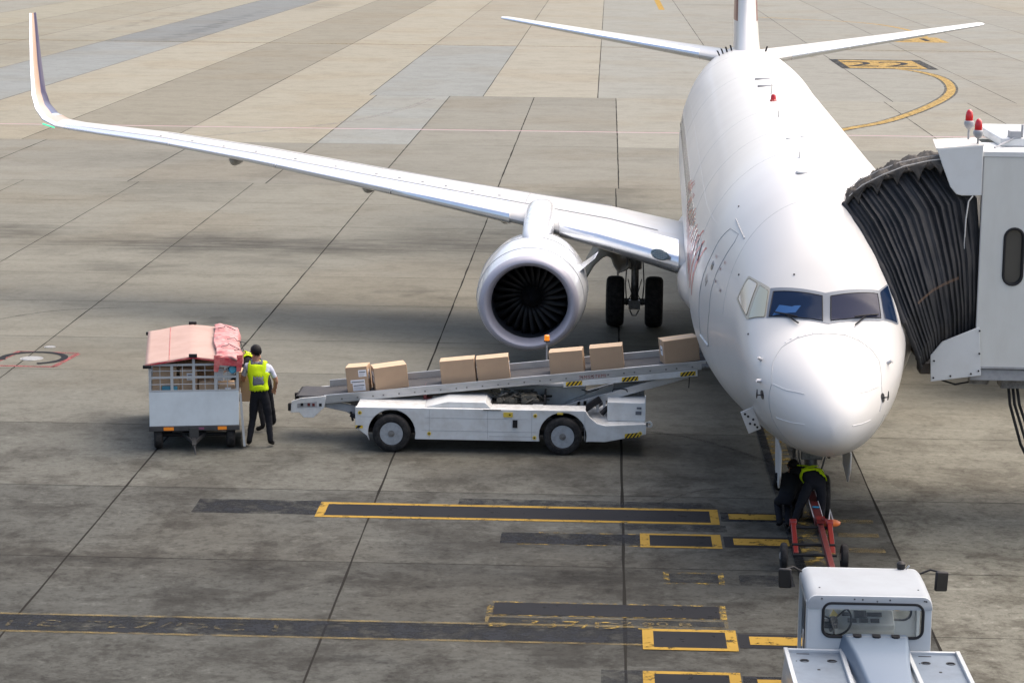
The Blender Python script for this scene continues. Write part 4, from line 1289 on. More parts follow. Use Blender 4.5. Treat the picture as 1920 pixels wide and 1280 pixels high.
# driver's seat and controls
b = PB(); b.box(-3.05, -2.84, 39.9, 40.3, .70, .78); b.box(-3.08, -3.02, 39.9, 40.3, .75, .98); b.build('driver_seat', mat('dark_red_seat', (.16, .03, .03), .6), BL, bevel=.02)
b = PB(); b.tube([(-2.62, 40.1, .75), (-2.72, 40.1, .92)], .015, 8); b.tube([Vector((-2.74, 40.1, .93)) + Vector((.04 * sin(a) * .4, .11 * cos(a), .11 * sin(a) * .6)) for a in [2 * pi * k / 20 for k in range(21)]], .010, 6, cap=False)
b.build('steering_wheel', M['black'], BL)
b = PB()
b.add([(-4.12, 39.13, .768), (-3.86, 39.13, .768), (-3.82, 39.36, .772), (-4.08, 39.36, .772)], [(0, 1, 2, 3)])
b.box(-4.10, -3.84, 39.14, 39.34, .757, .766)
nb_ = b.build('clipboard', mat('clipboard_paper', (.70, .70, .76), .6), BL)
# right end
b = PB(); b.box(.10, .745, 39.45, 40.75, .53, .86); b.build('rear_cabinet', M['gse'], BL, bevel=.012)
b = PB(); b.box(.20, .74, 40.15, 40.72, .86, 1.06); b.build('rear_locker', M['greyp'], BL, bevel=.01)
b = PB(); b.box(.735, .75, 39.42, 39.5, .55, .98); b.build('guard_post', M['gse'], BL)
b = PB(); b.box(.58, .68, 39.435, 39.449, .65, .71); b.box(.60, .68, 39.435, 39.449, .75, .78); b.build('rear_lights', M['vgrey'], BL)
b = PB(); b.lathe([(-.015, .055), (.015, .055), (.015, .028), (-.015, .028)], (.82, 39.5, .475), 'y', 20, close=True); b.box(.745, .79, 39.485, 39.515, .43, .52)
b.build('tow_eye', M['gse'], BL)
b = PB()
for i in range(5): b.box(-.42 + .11 * i, -.37 + .11 * i, 39.9, 39.92, .60, .78)
b.build('black_white_guard', mat('guard_light', (.6, .6, .6), .5), BL)
b = PB(); b.tube([(.0, 39.7, .60), (.12, 39.75, .72), (.16, 39.8, .76)], [.05, .04, .05], 10); b.tube([(.55, 40.0, .98), (.66, 40.0, .98)], .06, 12); b.build('lift_pump', M['black'], BL)
# conveyor: straight slope from the cart end up to the hold
XA, ZA, XB_, ZB_ = -4.73, .815, 1.78, 1.535
def cz(x): return ZA + (ZB_ - ZA) * (x - XA) / (XB_ - XA)
YN, YF = 39.84, 40.74
def strip_prism(x0, x1, t0, t1, y0, y1, mname, name, bev=.004, parent=None):
    b = PB(); b.prism([(x0, cz(x0) + t0), (x1, cz(x1) + t0), (x1, cz(x1) + t1), (x0, cz(x0) + t1)], 'y', y0, y1)
    return b.build(name, M[mname], parent or BL, bevel=bev)
cvf = strip_prism(-4.80, 1.78, -.15, 0, YN, YN + .035, 'alu', 'conveyor_rail')
b = PB()
for z_, h_ in ((-.035, .012), (-.075, .008), (-.12, .016)):
    b.prism([(-4.7, cz(-4.7) + z_), (1.7, cz(1.7) + z_), (1.7, cz(1.7) + z_ + h_), (-4.7, cz(-4.7) + z_ + h_)], 'y', YN - .006, YN)
b.build('rail_ribs', M['alu'], cvf)
b = PB()
for i in range(26):
    x_ = -4.5 + i * .24 + (i % 3) * .03
    b.box(x_, x_ + .028, YN - .010, YN, cz(x_) - .10, cz(x_) - .075)
b.build('rail_bolts', M['steel'], cvf)
strip_prism(-4.80, 1.78, -.12, .095, YF - .03, YF, 'alu', 'conveyor_guard')
b = PB(); b.prism([(-4.80, cz(-4.8) - .02), (1.9, cz(1.9) - .02), (1.9, cz(1.9) - .055), (-4.80, cz(-4.8) - .055)], 'y', YN + .04, YF - .035)
b.prism([(-5.28, .775), (-5.22, .79), (-4.80, cz(-4.8) - .02), (-4.80, cz(-4.8) - .055), (-5.22, .745), (-5.28, .735)], 'y', YN + .04, YF - .035)
b.build('conveyor_belt', M['belt'], BL)
b = PB(); b.tube([(-5.27, YN + .04, .742), (-5.27, YF - .035, .742)], .040, 18); b.build('belt_roller', M['rubber'], BL)
b = PB(); b.prism([(-.66, cz(-.66) - .15), (1.62, cz(1.62) - .15), (1.64, cz(1.64) - .255), (-.66, cz(-.66) - .24)], 'y', YN - .012, YN + .03); b.prism([(-.66, cz(-.66) - .15), (1.62, cz(1.62) - .15), (1.64, cz(1.64) - .255), (-.66, cz(-.66) - .24)], 'y', YF - .03, YF)
b.box(1.60, 1.64, YN + .03, YF - .03, cz(1.62) - .24, cz(1.62) - .16)
lf = b.build('conveyor_side_plate', M['gse'], BL, bevel=.004)
for x0, x1, dz_ in ((-.62, -.34, .225), (.34, .62, .235), (1.34, 1.60, .235)):
    hazard(BL, x0, x1, YN - .02, lambda x, d_=dz_: cz(x) - d_, .075, 4)
# maker's lettering stands in red along the rail (illegible at this distance: small upright letters)
vs, fs = text_mesh('TIMSISTEMI', .085, shear=.2, spacing=1.15)
b = PB(); sl = atan2(ZB_ - ZA, XB_ - XA)
b.add([(-.17 + v.x * cos(sl) - v.y * sin(sl), YN - .010, cz(-.17) - .10 + v.x * sin(sl) + v.y * cos(sl)) for v in vs], fs)
b.build('lettering', mat('dark_red_lettering', (.22, .03, .03), .5), cvf, smooth=False)
# lower end: white nose brackets with lamp box and rubber buffer
for y0, y1 in ((YN - .02, YN + .01), (YF - .01, YF + .02)):
    b = PB(); b.prism([(-5.36, .70), (-5.38, .50), (-5.22, .50), (-5.15, .415), (-4.98, .415), (-4.79, .60), (-4.76, .80), (-5.20, .755)], 'y', y0, y1)
    b.build('nose_bracket', M['gse'], BL, bevel=.006)
b = PB(); b.prism([(-5.26, .585), (-4.92, .61), (-4.92, .70), (-5.26, .66)], 'y', YN - .026, YN - .02); b.build('switch_panel', M['greyp'], BL)
for x_, c_ in ((-5.20, 'black'), (-5.08, 'red'), (-5.0, 'red'), (-4.88, 'black')):
    b = PB(); b.box(x_, x_ + .045, YN - .034, YN - .027, .62, .67); b.build('switch', M[c_], BL)
b = PB(); b.box(-5.42, -5.37, YN - .04, YN + .05, .53, .66); b.build('rubber_buffer', M['rubber'], BL, bevel=.008)
b = PB(); b.box(-5.42, -5.37, YF - .05, YF + .04, .53, .66); b.build('rubber_buffer', M['rubber'], BL, bevel=.008)
b = PB()
for y_ in (39.95, 40.6):
    b.beam((-4.85, y_, .66), (-4.05, y_, .50), .07, .13)
    b.tube([(-4.5, y_, .58), (-4.2, y_, .40), (-4.15, y_, .33)], .03, 8)
b.tube([(-4.8, 39.95, .66), (-4.8, 40.6, .66)], .035, 10)
b.build('front_lift_arm', M['greyp'], BL, bevel=.005)
b = PB(); b.tube([(-4.35, 39.9, .46), (-4.18, 39.9, .40)], .035, 8); b.tube([(-4.34, 39.88, .52), (-4.30, 39.88, .36)], .02, 8); b.build('hydraulic_hose', M['black'], BL)
b = PB()
for y_ in (39.93, 40.62):
    b.beam((-.75, y_, .60), (1.45, y_, 1.27), .06, .13)
b.beam((-.60, 40.28, .62), (.6, 40.28, 1.10), .12, .12)
for x_, z_ in ((-.5, .68), (1.0, 1.12)): b.tube([(x_, 39.93, z_), (x_, 40.62, z_)], .03, 10)
b.build('rear_lift_arm', M['alu'], BL, bevel=.006)
b = PB(); b.tube([(-.1, 40.2, .62), (.15, 40.2, .80), (.9, 40.2, 1.08)], [.045, .045, .028], 12); b.build('lift_ram', M['steel'], BL)
b = PB(); b.beam((-.35, 39.75, .62), (-.02, 39.78, .85), .09, .10); b.build('ram_foot', M['black'], BL)
b = PB()
b.tube([(.18, 39.86, .96), (.2, 39.85, 1.01), (.32, 39.85, 1.02), (.42, 39.86, 1.0), (.44, 39.88, .96)], .010, 6)
b.tube([(-.35, 39.9, .98), (-.2, 39.9, .94), (-.05, 39.88, 1.0)], .010, 6)
b.tube([(1.50, 39.86, 1.28), (1.50, 39.86, 1.22), (1.49, 39.86, 1.05)], .008, 6)
b.build('cables', M['black'], BL)
b = PB(); b.tube([(1.70, YN + .02, cz(1.7) - .10), (1.95, YN + .02, cz(1.95) - .12)], .06, 12); b.box(1.66, 1.98, YN + .05, YF - .05, cz(1.8) - .16, cz(1.8) - .10)
b.build('upper_roller_housing', M['steel'], BL)
# warning beacon on its pole
b = PB(); b.tube([(-.98, 40.86, .80), (-.98, 40.86, 1.63)], .016, 10); po = b.build('beacon_pole', M['greyp'], BL)
b = PB(); b.tube([(-.98, 40.86, 1.63), (-.98, 40.86, 1.655)], .055, 16, 1); b.tube([(-.98, 40.86, 1.655), (-.98, 40.86, 1.74), (-.98, 40.86, 1.75)], [.048, .045, .03], 16)
b.build('beacon_lamp', [M['amber'], M['black']], po)
for x_ in (-1.22, -1.12): b = PB(); b.tube([(x_, 40.5, .93), (x_, 40.5, 1.02)], .012, 8); b.build('filler_pipe', M['alu'], BL)

# ------------------------------------------------------------------ cartons
def carton(label, w, d, h, loc, yaw=0.0, pitch=0.0, tex=0, stickers=(), group='brown cartons riding up the conveyor belt', name='cardboard_box'):
    b = MB()
    b.box(-w / 2, w / 2, 0, d, 0, h)
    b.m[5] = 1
    o = b.build(name, [M['card'], M['cardlit']], None, bevel=.006)
    o.location = loc
    o.rotation_euler = (0, -pitch, yaw)
    tag(o, label, 'cardboard box', group)
    b = MB(); b.box(-w / 2 - .0015, w / 2 + .0015, d * .44, d * .56, h + .0008, h + .0024)
    for s_ in (-1, 1):
        x_ = s_ * (w / 2 + .0012); b.add([(x_, d * .44, h), (x_, d * .56, h), (x_, d * .56, h * .8), (x_, d * .44, h * .8)], [(0, 1, 2, 3) if s_ > 0 else (3, 2, 1, 0)])
    b.build('tape', M['tape'], o, smooth=False)
    b = MB(); b.add([(-w / 2 + .01, d * .498, h + .003), (w / 2 - .01, d * .498, h + .003), (w / 2 - .01, d * .502, h + .003), (-w / 2 + .01, d * .502, h + .003)], [(0, 1, 2, 3)])
    for face, u0, u1, v0, v1 in stickers:
        b = MB()
        if face == 'f':
            b.box(u0, u1, -.003, .0, v0, v1)
            b.box(u0 + .015, u1 - .015, -.0042, -.0032, v1 - .045, v1 - .03, 1)
            for k in range(3):
                if v1 - .06 - .02 * k > v0 + .015: b.box(u0 + .015, u1 - .03 - .01 * k, -.0042, -.0032, v1 - .066 - .02 * k, v1 - .062 - .02 * k, 1)
        elif face == 'r':
            b.box(w / 2, w / 2 + .003, u0, u1, v0, v1); b.box(w / 2 + .0032, w / 2 + .0042, u0 + .02, u1 - .02, (v0 + v1) / 2, (v0 + v1) / 2 + .02, 1)
        else:
            b.box(-w / 2 - .003, -w / 2, u0, u1, v0, v1); b.box(-w / 2 - .0042, -w / 2 - .0032, u0 + .02, u1 - .02, (v0 + v1) / 2, (v0 + v1) / 2 + .02, 1)
        b.build('shipping_label', [M['label'], M['ink']], o, smooth=False)
    return o
PITCH = atan2(ZB_ - ZA, XB_ - XA)
def bz(x): return cz(x) - .019
for lb, x_, y_, w, d, h, yw_, st in (
    ('small upright brown carton with white paper labels, lowest on the conveyor', -4.21, 39.97, .38, .36, .44, -3, (('f', .03, .17, .26, .38), ('f', -.12, .13, .155, .215), ('f', -.09, .13, .02, .15), ('r', .08, .2, .2, .36))),
    ('brown carton set askew just above the small labelled carton', -3.62, 39.96, .58, .38, .40, 14, (('l', .1, .26, .12, .32),)),
    ('brown carton with its end pressed against the next one, in front of bare concrete', -2.47, 39.96, .60, .34, .40, 0, ()),
    ('brown carton with a round white label on its right end, left of the amber beacon', -1.86, 39.97, .56, .36, .38, 2, (('r', .1, .26, .12, .26),)),
    ('brown carton right beside the amber beacon pole, under the engine intake', -.60, 39.96, .585, .36, .38, -3, ()),
    ('brown carton standing alone between the beacon carton and the bare belt', .095, 39.96, .57, .36, .39, -1, ()),
    ('topmost brown carton on the belt about to enter the aircraft hold', 1.38, 39.97, .62, .36, .41, 13, (('l', .1, .24, .14, .3),))):
    carton(lb, w, d, h, (x_, y_, bz(x_)), radians(yw_), PITCH, 0, st)

# ------------------------------------------------------------------ baggage cart
CT = thing('baggage_cart', 'baggage cart with pale steel panel, mesh front and pink tarpaulin roof', 'baggage cart', (-6.9, 38.9, 0), radians(10))
X0, X1, Y0, Y1 = -7.645, -6.14, 38.9, 41.95
b = PB(); b.box(X0, X1, Y0, Y0 + .025, .435, 1.03); b.build('front_panel', M['cartp'], CT, bevel=.006)
b = PB(); b.box(X0, X1, Y1 - .025, Y1, .435, 1.03); b.build('rear_panel', M['cartp'], CT, bevel=.006)
b = PB(); b.box(X0, X0 + .025, Y0 + .025, Y1 - .025, .435, 1.03); b.build('side_panel', M['cartp'], CT, bevel=.006)
b = PB(); b.box(X0 - .01, X1 + .01, Y0 - .01, Y1, .35, .43); b.build('platform', mat('cart_black_frame', (.03, .03, .032), .6, dirt=(.1, .1, .1), dscale=6), CT, bevel=.008)
for x0, x1 in ((-7.41, -7.24), (-6.50, -6.35)):
    b = PB(); b.box(x0, x1, Y0 - .018, Y0 - .011, .365, .42); b.build('reflector', M['orange'], CT)
b = PB(); b.box(-6.82, -6.73, Y0 - .018, Y0 - .011, .375, .41); b.build('number_plate', mat('plate_purple', (.20, .06, .12), .4), CT)
def mesh_panel(ya, sgn, name, x0=X0, x1=X1):
    b = PB()
    for i in range(5):
        x_ = x0 + .02 + (x1 - x0 - .04) * i / 4; w_ = .022 if i in (0, 4) else .024
        b.box(x_ - w_, x_ + w_, ya, ya + .02, 1.03, 1.50)
    for z_, w_ in ((1.045, .012), (1.275, .018), (1.49, .018)): b.box(x0, x1, ya - .003, ya + .017, z_ - w_, z_ + w_)
    b.box(-6.915, -6.87, ya, ya + .02, 1.5, 1.63)
    o = b.build(name, M['cartf'], CT)
    b = PB()
    for i in range(4):
        x_ = x0 + (x1 - x0) * (i + .5) / 4; b.tube([(x_, ya + .01, 1.03), (x_, ya + .01, 1.5)], .007, 6)
    for z_ in (1.155, 1.385): b.tube([(x0, ya + .01, z_), (x1, ya + .01, z_)], .007, 6)
    b.build('mesh_bars', M['cartf'], o)
    return o
mesh_panel(Y0 + .0, -1, 'mesh_front'); mesh_panel(Y1 - .03, 1, 'mesh_back')
b = PB()
for y_ in (39.9, 40.9):
    b.box(X0, X0 + .03, y_ - .02, y_ + .02, 1.03, 1.5); b.box(X1 - .03, X1, y_ - .02, y_ + .02, .43, 1.5)
for z_ in (1.18, 1.33, 1.48): b.box(X0, X0 + .025, Y0 + .03, Y1 - .03, z_ - .012, z_ + .012)
b.box(X1 - .03, X1, Y0 + .03, Y1 - .03, 1.46, 1.5); b.box(X1 - .03, X1, Y0 + .03, Y0 + .07, .43, 1.5); b.box(X1 - .03, X1, Y1 - .07, Y1 - .03, .43, 1.5)
b.build('side_frame', M['cartf'], CT)
# gabled tarpaulin roof, sagging slightly between hoops
nx, ny = 24, 26
b = PB(); vs = []
def roofz(x, y):
    t = (x - (-6.9)) / .80
    z = 1.64 - .125 * abs(t) ** 1.1
    z -= .012 * sin((y - 38.85) / 3.1 * pi * 3) ** 2 * (1 - abs(t)) + .010 * noise.noise((x * 3, y * 2, 1))
    return z
RX0, RX1, RY0, RY1 = -7.70, -6.10, 38.84, 42.02
for j in range(ny + 1):
    for i in range(nx + 1):
        x_ = RX0 + (RX1 - RX0) * i / nx; y_ = RY0 + (RY1 - RY0) * j / ny
        vs.append((x_, y_, roofz(x_, y_)))
b.add(vs, [(j * (nx + 1) + i, j * (nx + 1) + i + 1, (j + 1) * (nx + 1) + i + 1, (j + 1) * (nx + 1) + i) for j in range(ny) for i in range(nx)])
rf = b.build('tarpaulin_roof', M['tarp'], CT); md = rf.modifiers.new('t', 'SOLIDIFY'); md.thickness = .012
b = PB()
b.prism([(RX0, roofz(RX0, RY0) - .03), (-6.9, 1.608), (RX1, roofz(RX1, RY0) - .03), (RX1, roofz(RX1, RY0) - .005), (-6.9, 1.632), (RX0, roofz(RX0, RY0) - .005)], 'y', RY0 - .006, RY0 + .01)
b.build('roof_hem', M['tarpred'], rf)
for (xa, ya, za) in ((-7.67, RY0, 1.475), (-6.13, RY0, 1.475), (-6.9, RY0, 1.655), (-7.67, RY1, 1.475), (-6.9, RY1, 1.655), (-6.13, RY1, 1.475)):
    b = PB(); b.box(xa - .07, xa + .07, ya - .02, ya + .03, za - .03, za + .03); b.build('roof_bracket', M['black'], rf, bevel=.01)
b = PB(); b.tube([(-6.12, 41.0, 1.53), (-6.06, 40.85, 1.50), (-6.0, 40.7, 1.34)], .010, 6); b.build('roof_strap', M['black'], rf)
b = PB(); b.tube([(-7.3 , y_, roofz(-7.3, y_) + .004) for y_ in [RY0 + (RY1 - RY0) * k / 20 for k in range(21)]], .004, 4); b.build('roof_seam', M['tarpred'], rf)
# folded curtain thrown back over the right part of the roof
def crumple(x, y): return .030 * noise.noise((x * 6, y * 5, 4)) + .018 * noise.noise((x * 14, y * 12, 9)) + .012 * abs(sin(y * 9 + 2 * sin(x * 7)))
nx, ny = 34, 60
b = PB(); vs = []
for j in range(ny + 1):
    for i in range(nx + 1):
        u, v = i / nx, j / ny
        x_ = -6.52 + .46 * u + .02 * sin(v * 9); y_ = 38.82 + 3.05 * v + .05 * sin(u * 7)
        z_ = roofz(min(x_, -6.1), y_) + .055 + crumple(x_, y_) + .03 * sin(u * pi)
        if u > .92: z_ -= (u - .92) * 1.2
        vs.append((x_, y_, z_))
b.add(vs, [(j * (nx + 1) + i, j * (nx + 1) + i + 1, (j + 1) * (nx + 1) + i + 1, (j + 1) * (nx + 1) + i) for j in range(ny) for i in range(nx)])
for j in (0,):
    pass
cu = b.build('folded_curtain', mat('pink_red_curtain', (.46, .25, .235), .55, dirt=(.30, .05, .065), dscale=5, damt=1.0, bump=.6, bscale=10), CT); md = cu.modifiers.new('t', 'SOLIDIFY'); md.thickness = .04
for x_ in (-6.50, -6.12):
    b = PB(); b.loft([[(x_ + dx * w_ + o_, y_ , z_) for dx in (-.045, .045)] + [(x_ + .045 * w_ + o_, y_ + .01, z_), (x_ - .045 * w_ + o_, y_ + .01, z_)] for z_, w_, o_, y_ in ((1.66, 1.1, 0, 38.80), (1.56, 1.1, 0, 38.78), (1.46, 1.0, -.01, 38.785), (1.38, .8, -.02, 38.79))])
    b.build('curtain_strap', M['tarpred'], cu)
b = PB()
rr = random.Random(8)
for (px_, py_) in ((-6.42, 39.6), (-6.30, 40.3), (-6.45, 41.4), (-6.2, 39.2)):
    pts = [(px_ + .07 * k + .05 * sin(k * 1.7), py_ + .25 * sin(k * 1.1 + px_ * 5), 1.70 + .012 * (k % 2)) for k in range(5)]
    b.tube([(p[0], p[1], roofz(min(-6.1, p[0]), p[1]) + .125) for p in pts], .006, 6)
b.build('curtain_cords', M['black'], cu)
b = PB(); b.prism([(-6.54, 1.50), (-6.12, 1.47), (-6.10, 1.60), (-6.52, 1.64)], 'y', 38.79, 38.83); b.build('curtain_fold', M['tarpred'], cu)
b = PB(); b.tube([(-6.24, Y0 - .012, 1.40), (-6.24, Y0 - .004, 1.40)], .068, 28); b.build('round_sticker', M['blue'], CT)
b = PB(); b.tube([(-6.24, Y0 - .014, 1.40), (-6.24, Y0 - .012, 1.40)], .05, 20); b.build('sticker_emblem', mat('sticker_light', (.12, .48, .66), .4), CT)
# wheels, axles, turntable, drawbar
cart_root = CT
for x_ in (-7.50, -6.28):
    for y_ in (39.15, 41.6):
        b = MB(); c = (x_ + 6.9, y_ - 38.9, .235); h_ = .075
        b.lathe([(-h_, .10), (-h_, .19), (-h_ * .7, .225), (0, .235), (h_ * .7, .225), (h_, .19), (h_, .10), (h_ * .6, .08), (h_ * .6, .004), (-h_ * .6, .004), (-h_ * .6, .08)], c, 'x', 30)
        w = b.build('wheel', M['rubber'], CT)
        b = MB(); b.lathe([(-h_ * .8, .10), (-h_ * .9, .03), (-h_ * .9, .004), (h_ * .9, .004), (h_ * .9, .03), (h_ * .8, .10)], c, 'x', 20); b.build('hub', M['steel'], w)
b = PB()
b.tube([(-7.45, 41.6, .235), (-6.33, 41.6, .235)], .03, 10); b.build('rear_axle', M['black'], CT)
b = PB(); b.tube([(-7.45, 39.15, .235), (-6.33, 39.15, .235)], .03, 10); b.box(-6.95, -6.85, 39.1, 39.2, .22, .36)
b.beam((-7.42, 39.15, .25), (-7.1, 39.3, .37), .05, .04)
b.tube([(-6.9, 39.35, .30), (-6.9, 39.35, .36)], .26, 24); b.box(-7.1, -6.7, 39.0, 39.5, .22, .30)
b.build('front_axle', M['black'], CT)
b = PB(); b.beam((-6.9, 39.15, .25), (-6.9, 38.55, .16), .07, .06); b.box(-6.98, -6.82, 38.86, 39.02, .17, .40); b.tube([(-6.9, 38.55, .17), (-6.88, 38.5, .03)], .015, 8)
for x_ in (-7.06, -6.74): b.beam((x_, 39.0, .26), (-6.9, 38.7, .17), .03, .05)
b.build('drawbar', mat('drawbar_dark', (.05, .05, .05), .5, .3), CT)
mx = Matrix.Translation((-6.05, 38.98, .05)) @ Matrix.Rotation(radians(-4), 4, 'Y')
b = PB(); b.box(-.015, .015, 0, 1.4, 0, .92, 0, mx); b.build('side_gate', mat('side_gate_steel', (.56, .56, .55), .4, .3, dirt=(.3, .29, .28), dscale=5), CT, bevel=.005)
b = PB(); b.box(-.02, .02, -.02, .02, 0, .92, 0, mx); b.build('gate_post', M['cartf'], CT)
# cartons in the cart
G2 = 'cartons loaded in the baggage cart'
for i, (lb, x_, y_, z_, w, d, h) in enumerate((
    ('brown carton behind the mesh at the far left of the cart', -7.36, 38.98, .435, .46, .5, .80),
    ('brown carton behind the mesh just left of the cart centre', -6.98, 39.0, .435, .29, .5, .96),
    ('brown carton low behind the mesh right of the cart centre', -6.66, 38.98, .435, .30, .4, .74),
    ('brown carton behind the round blue sticker', -6.34, 39.0, .435, .28, .4, .68),
    ('upper brown carton at the far left, resting on the corner carton', -7.38, 39.0, 1.237, .40, .45, .20),
    ('brown carton deeper in the cart, seen between the upright bars', -6.78, 39.6, .435, .50, .5, .98),
    ('rearmost brown carton in the cart beneath the pink roof', -7.2, 39.8, .435, .6, .6, .92))):
    dx_, dy_ = x_ + 6.9, y_ - 38.9
    carton(lb, w, d, h, (-6.9 + dx_ * cos(radians(10)) - dy_ * sin(radians(10)), 38.9 + dx_ * sin(radians(10)) + dy_ * cos(radians(10)), z_), radians(10 + rr.uniform(-1, 1)), 0, 0, (('f', -.03, .07, h * .8, h * .93),) if i in (3, 1) else (), G2)
b = MB(); b.box(0, .16, 0, .1, 0, .22); tag(b.build('white_packet', M['label'], None, bevel=.01, loc=(-6.58, 39.10, 1.176)), 'white packet on a low carton behind the cart mesh', 'packet')
b = MB(); b.box(0, .26, 0, .2, 0, .05); o = tag(b.build('blue_parcel', mat('blue_parcel', (.05, .20, .28), .5), None, bevel=.01, loc=(-7.43, 38.86, 1.04)), 'flat blue parcel leaning inside the cart mesh, low on the left', 'parcel'); o.scale = (1, .2, 1.6)

# ------------------------------------------------------------------ tow bar
TB = thing('tow_bar', 'red aircraft tow bar with two small wheels reaching to the nose gear', 'tow bar', (3.1, 32.4, 0))
b = PB(); b.beam((3.205, 35.05, .42), (3.17, 33.2, .45), .13, .10); b.build('bar_head', M['red'], TB, bevel=.012)
b = PB(); b.beam((3.17, 33.2, .45), (3.10, 28.4, .40), .08, .08); b.build('bar', M['red'], TB, bevel=.01)
b = PB(); b.box(3.125, 3.225, 33.86, 33.94, .502, .507); b.build('blue_band', M['blue'], TB)
b = PB()
for x_ in (3.112, 3.248): b.beam((x_ + .005, 34.95, .482), (x_ - .022, 33.25, .510), .006, .005)
b.build('white_edge_lines', M['label'], TB)
b = PB(); b.box(3.08, 3.30, 34.9, 35.02, .30, .46); b.tube([(3.02, 35.1, .36), (3.38, 35.1, .36)], .035, 10); b.build('fork', M['steel'], TB, bevel=.008)
b = PB()
for y_, z_ in ((32.95, .44), (32.45, .32), (32.2, .24)): b.tube([(2.72, y_, z_), (3.33, y_, z_)], .022, 10)
b.build('axle_bars', M['black'], TB)
for x_ in (2.77, 3.29):
    b = PB(); b.beam((x_, 32.98, .50), (x_, 32.30, .22), .07, .07); b.tube([(x_ - .05, 32.98, .50), (x_ + .05, 32.98, .50)], .055, 14); b.build('wheel_bracket', mat('bright_red_paint', (.21, .018, .015), .4, 0, .2), TB, bevel=.008)
for x_ in (2.60, 3.45):
    b = MB(); c = (x_ - 3.1, 32.32 - 32.4, .19); h_ = .05
    b.lathe([(-h_, .08), (-h_, .15), (-h_ * .7, .18), (0, .19), (h_ * .7, .18), (h_, .15), (h_, .08), (h_ * .6, .05), (h_ * .6, .004), (-h_ * .6, .004), (-h_ * .6, .05)], c, 'x', 30)
    w = b.build('wheel', M['rubber'], TB)
    b = MB(); b.lathe([(-h_ * .9, .07), (-h_ * 1.2, .03), (-h_ * 1.2, .004), (h_ * 1.2, .004), (h_ * 1.2, .03), (h_ * .9, .07)], c, 'x', 16); b.build('hub', M['alu'], w)
b = PB(); rr = random.Random(2)
for k in range(3):
    b.tube([(3.22 + .03 * k + .03 * sin(i * 1.3 + k), 33.1 - .1 * i, .42 - .02 * i + .02 * sin(i * 2 + k)) for i in range(10)], .012, 6)
b.build('brass_chain', mat('brass', (.38, .26, .08), .35, .7), TB)
b = PB(); b.box(3.11, 3.23, 32.95, 33.15, .50, .56); b.tube([(3.2, 33.05, .55), (3.22, 32.7, .62)], .02, 8); b.build('lock_handle', mat('bright_red_paint', (.21, .018, .015), .4), TB)
b = PB(); b.lathe([(0, .13), (.02, .15), (.045, .15), (.06, .12), (.065, .01)], (3.44, 34.35, .12), 'z', 28)
pd = b.build('orange_pad', mat('orange_plastic', (.62, .15, .03), .4), TB)
b = PB(); b.tube([(3.42, 34.40, .18), (3.45, 34.55, .30), (3.48, 34.42, .18)], .014, 8); b.build('pad_handle', M['label'], pd)
b = MB(); c = (.20, 34.95 - 32.4, .14); h_ = .05
b.lathe([(-h_, .05), (-h_, .12), (0, .14), (h_, .12), (h_, .05)], c, 'x', 20); b.build('jockey_wheel', M['rubber'], TB)

# ------------------------------------------------------------------ tow tractor
TG = thing('tow_tractor', 'white airport tow tractor with open-sided cab and grey-blue rear decks', 'tow tractor', (3.0, 25.3, 0))
YB_ = 25.3
def frame_wall(b, y0, y1, ox0, ox1, oz0, oz1, ix0, ix1, iz0, iz1, r=.09, n=6, mi=0, grow=.10):
    """wall with a rounded window opening"""
    inner, outer = [], []
    cs = [(ix1 - r, iz1 - r, 0), (ix0 + r, iz1 - r, 90), (ix0 + r, iz0 + r, 180), (ix1 - r, iz0 + r, 270)]
    oc = [(ox1 - grow, oz1 - grow, 0), (ox0 + grow, oz1 - grow, 90), (ox0 + .01, oz0 + .01, 180), (ox1 - .01, oz0 + .01, 270)]
    for (cx, cz_, a0), (ex, ez, _) in zip(cs, oc):
        rr_ = grow if a0 in (0, 90) else .01
        for i in range(n + 1):
            a = radians(a0 + 90 * i / n)
            inner.append((cx + r * cos(a), cz_ + r * sin(a))); outer.append((ex + rr_ * cos(a), ez + rr_ * sin(a)))
    N = len(inner)
    vs = [(x_, y0, z_) for x_, z_ in outer] + [(x_, y0, z_) for x_, z_ in inner] + [(x_, y1, z_) for x_, z_ in outer] + [(x_, y1, z_) for x_, z_ in inner]
    fs = []
    for i in range(N):
        j = (i + 1) % N
        fs += [(i, j, N + j, N + i), (2 * N + i, 3 * N + i, 3 * N + j, 2 * N + j), (i, 2 * N + i, 2 * N + j, j), (N + i, N + j, 3 * N + j, 3 * N + i)]
    b.add(vs, fs, mi)
    return inner
CX0, CX1 = 2.315, 3.685
b = PB()
inn = frame_wall(b, YB_, YB_ + .045, CX0 + .0, CX1, 1.0, 1.685, 2.49, 3.59, 1.215, 1.60)
b.build('cab_rear_wall', M['tugw'], TG, bevel=.006)
b = PB(); b.tube([(x_, YB_ - .004, z_) for x_, z_ in inn + inn[:1]], .017, 8); b.build('window_rubber', M['black'], TG)
b = PB(); b.prism(inn, 'y', YB_ + .018, YB_ + .024); b.build('rear_window', M['clear'], TG, smooth=False)
b = PB(); inn2 = frame_wall(b, 26.36, 26.40, CX0, CX1, .90, 1.70, 2.42, 3.60, 1.10, 1.62)
b.build('windscreen_frame', M['tugw'], TG, bevel=.006)
b = PB(); b.tube([(x_, 26.36, z_) for x_, z_ in inn2 + inn2[:1]], .014, 8); b.build('window_rubber', M['black'], TG)
b = PB(); b.prism(inn2, 'y', 26.376, 26.382); b.build('windscreen', M['clear'], TG, smooth=False)
b = PB()
rings = []
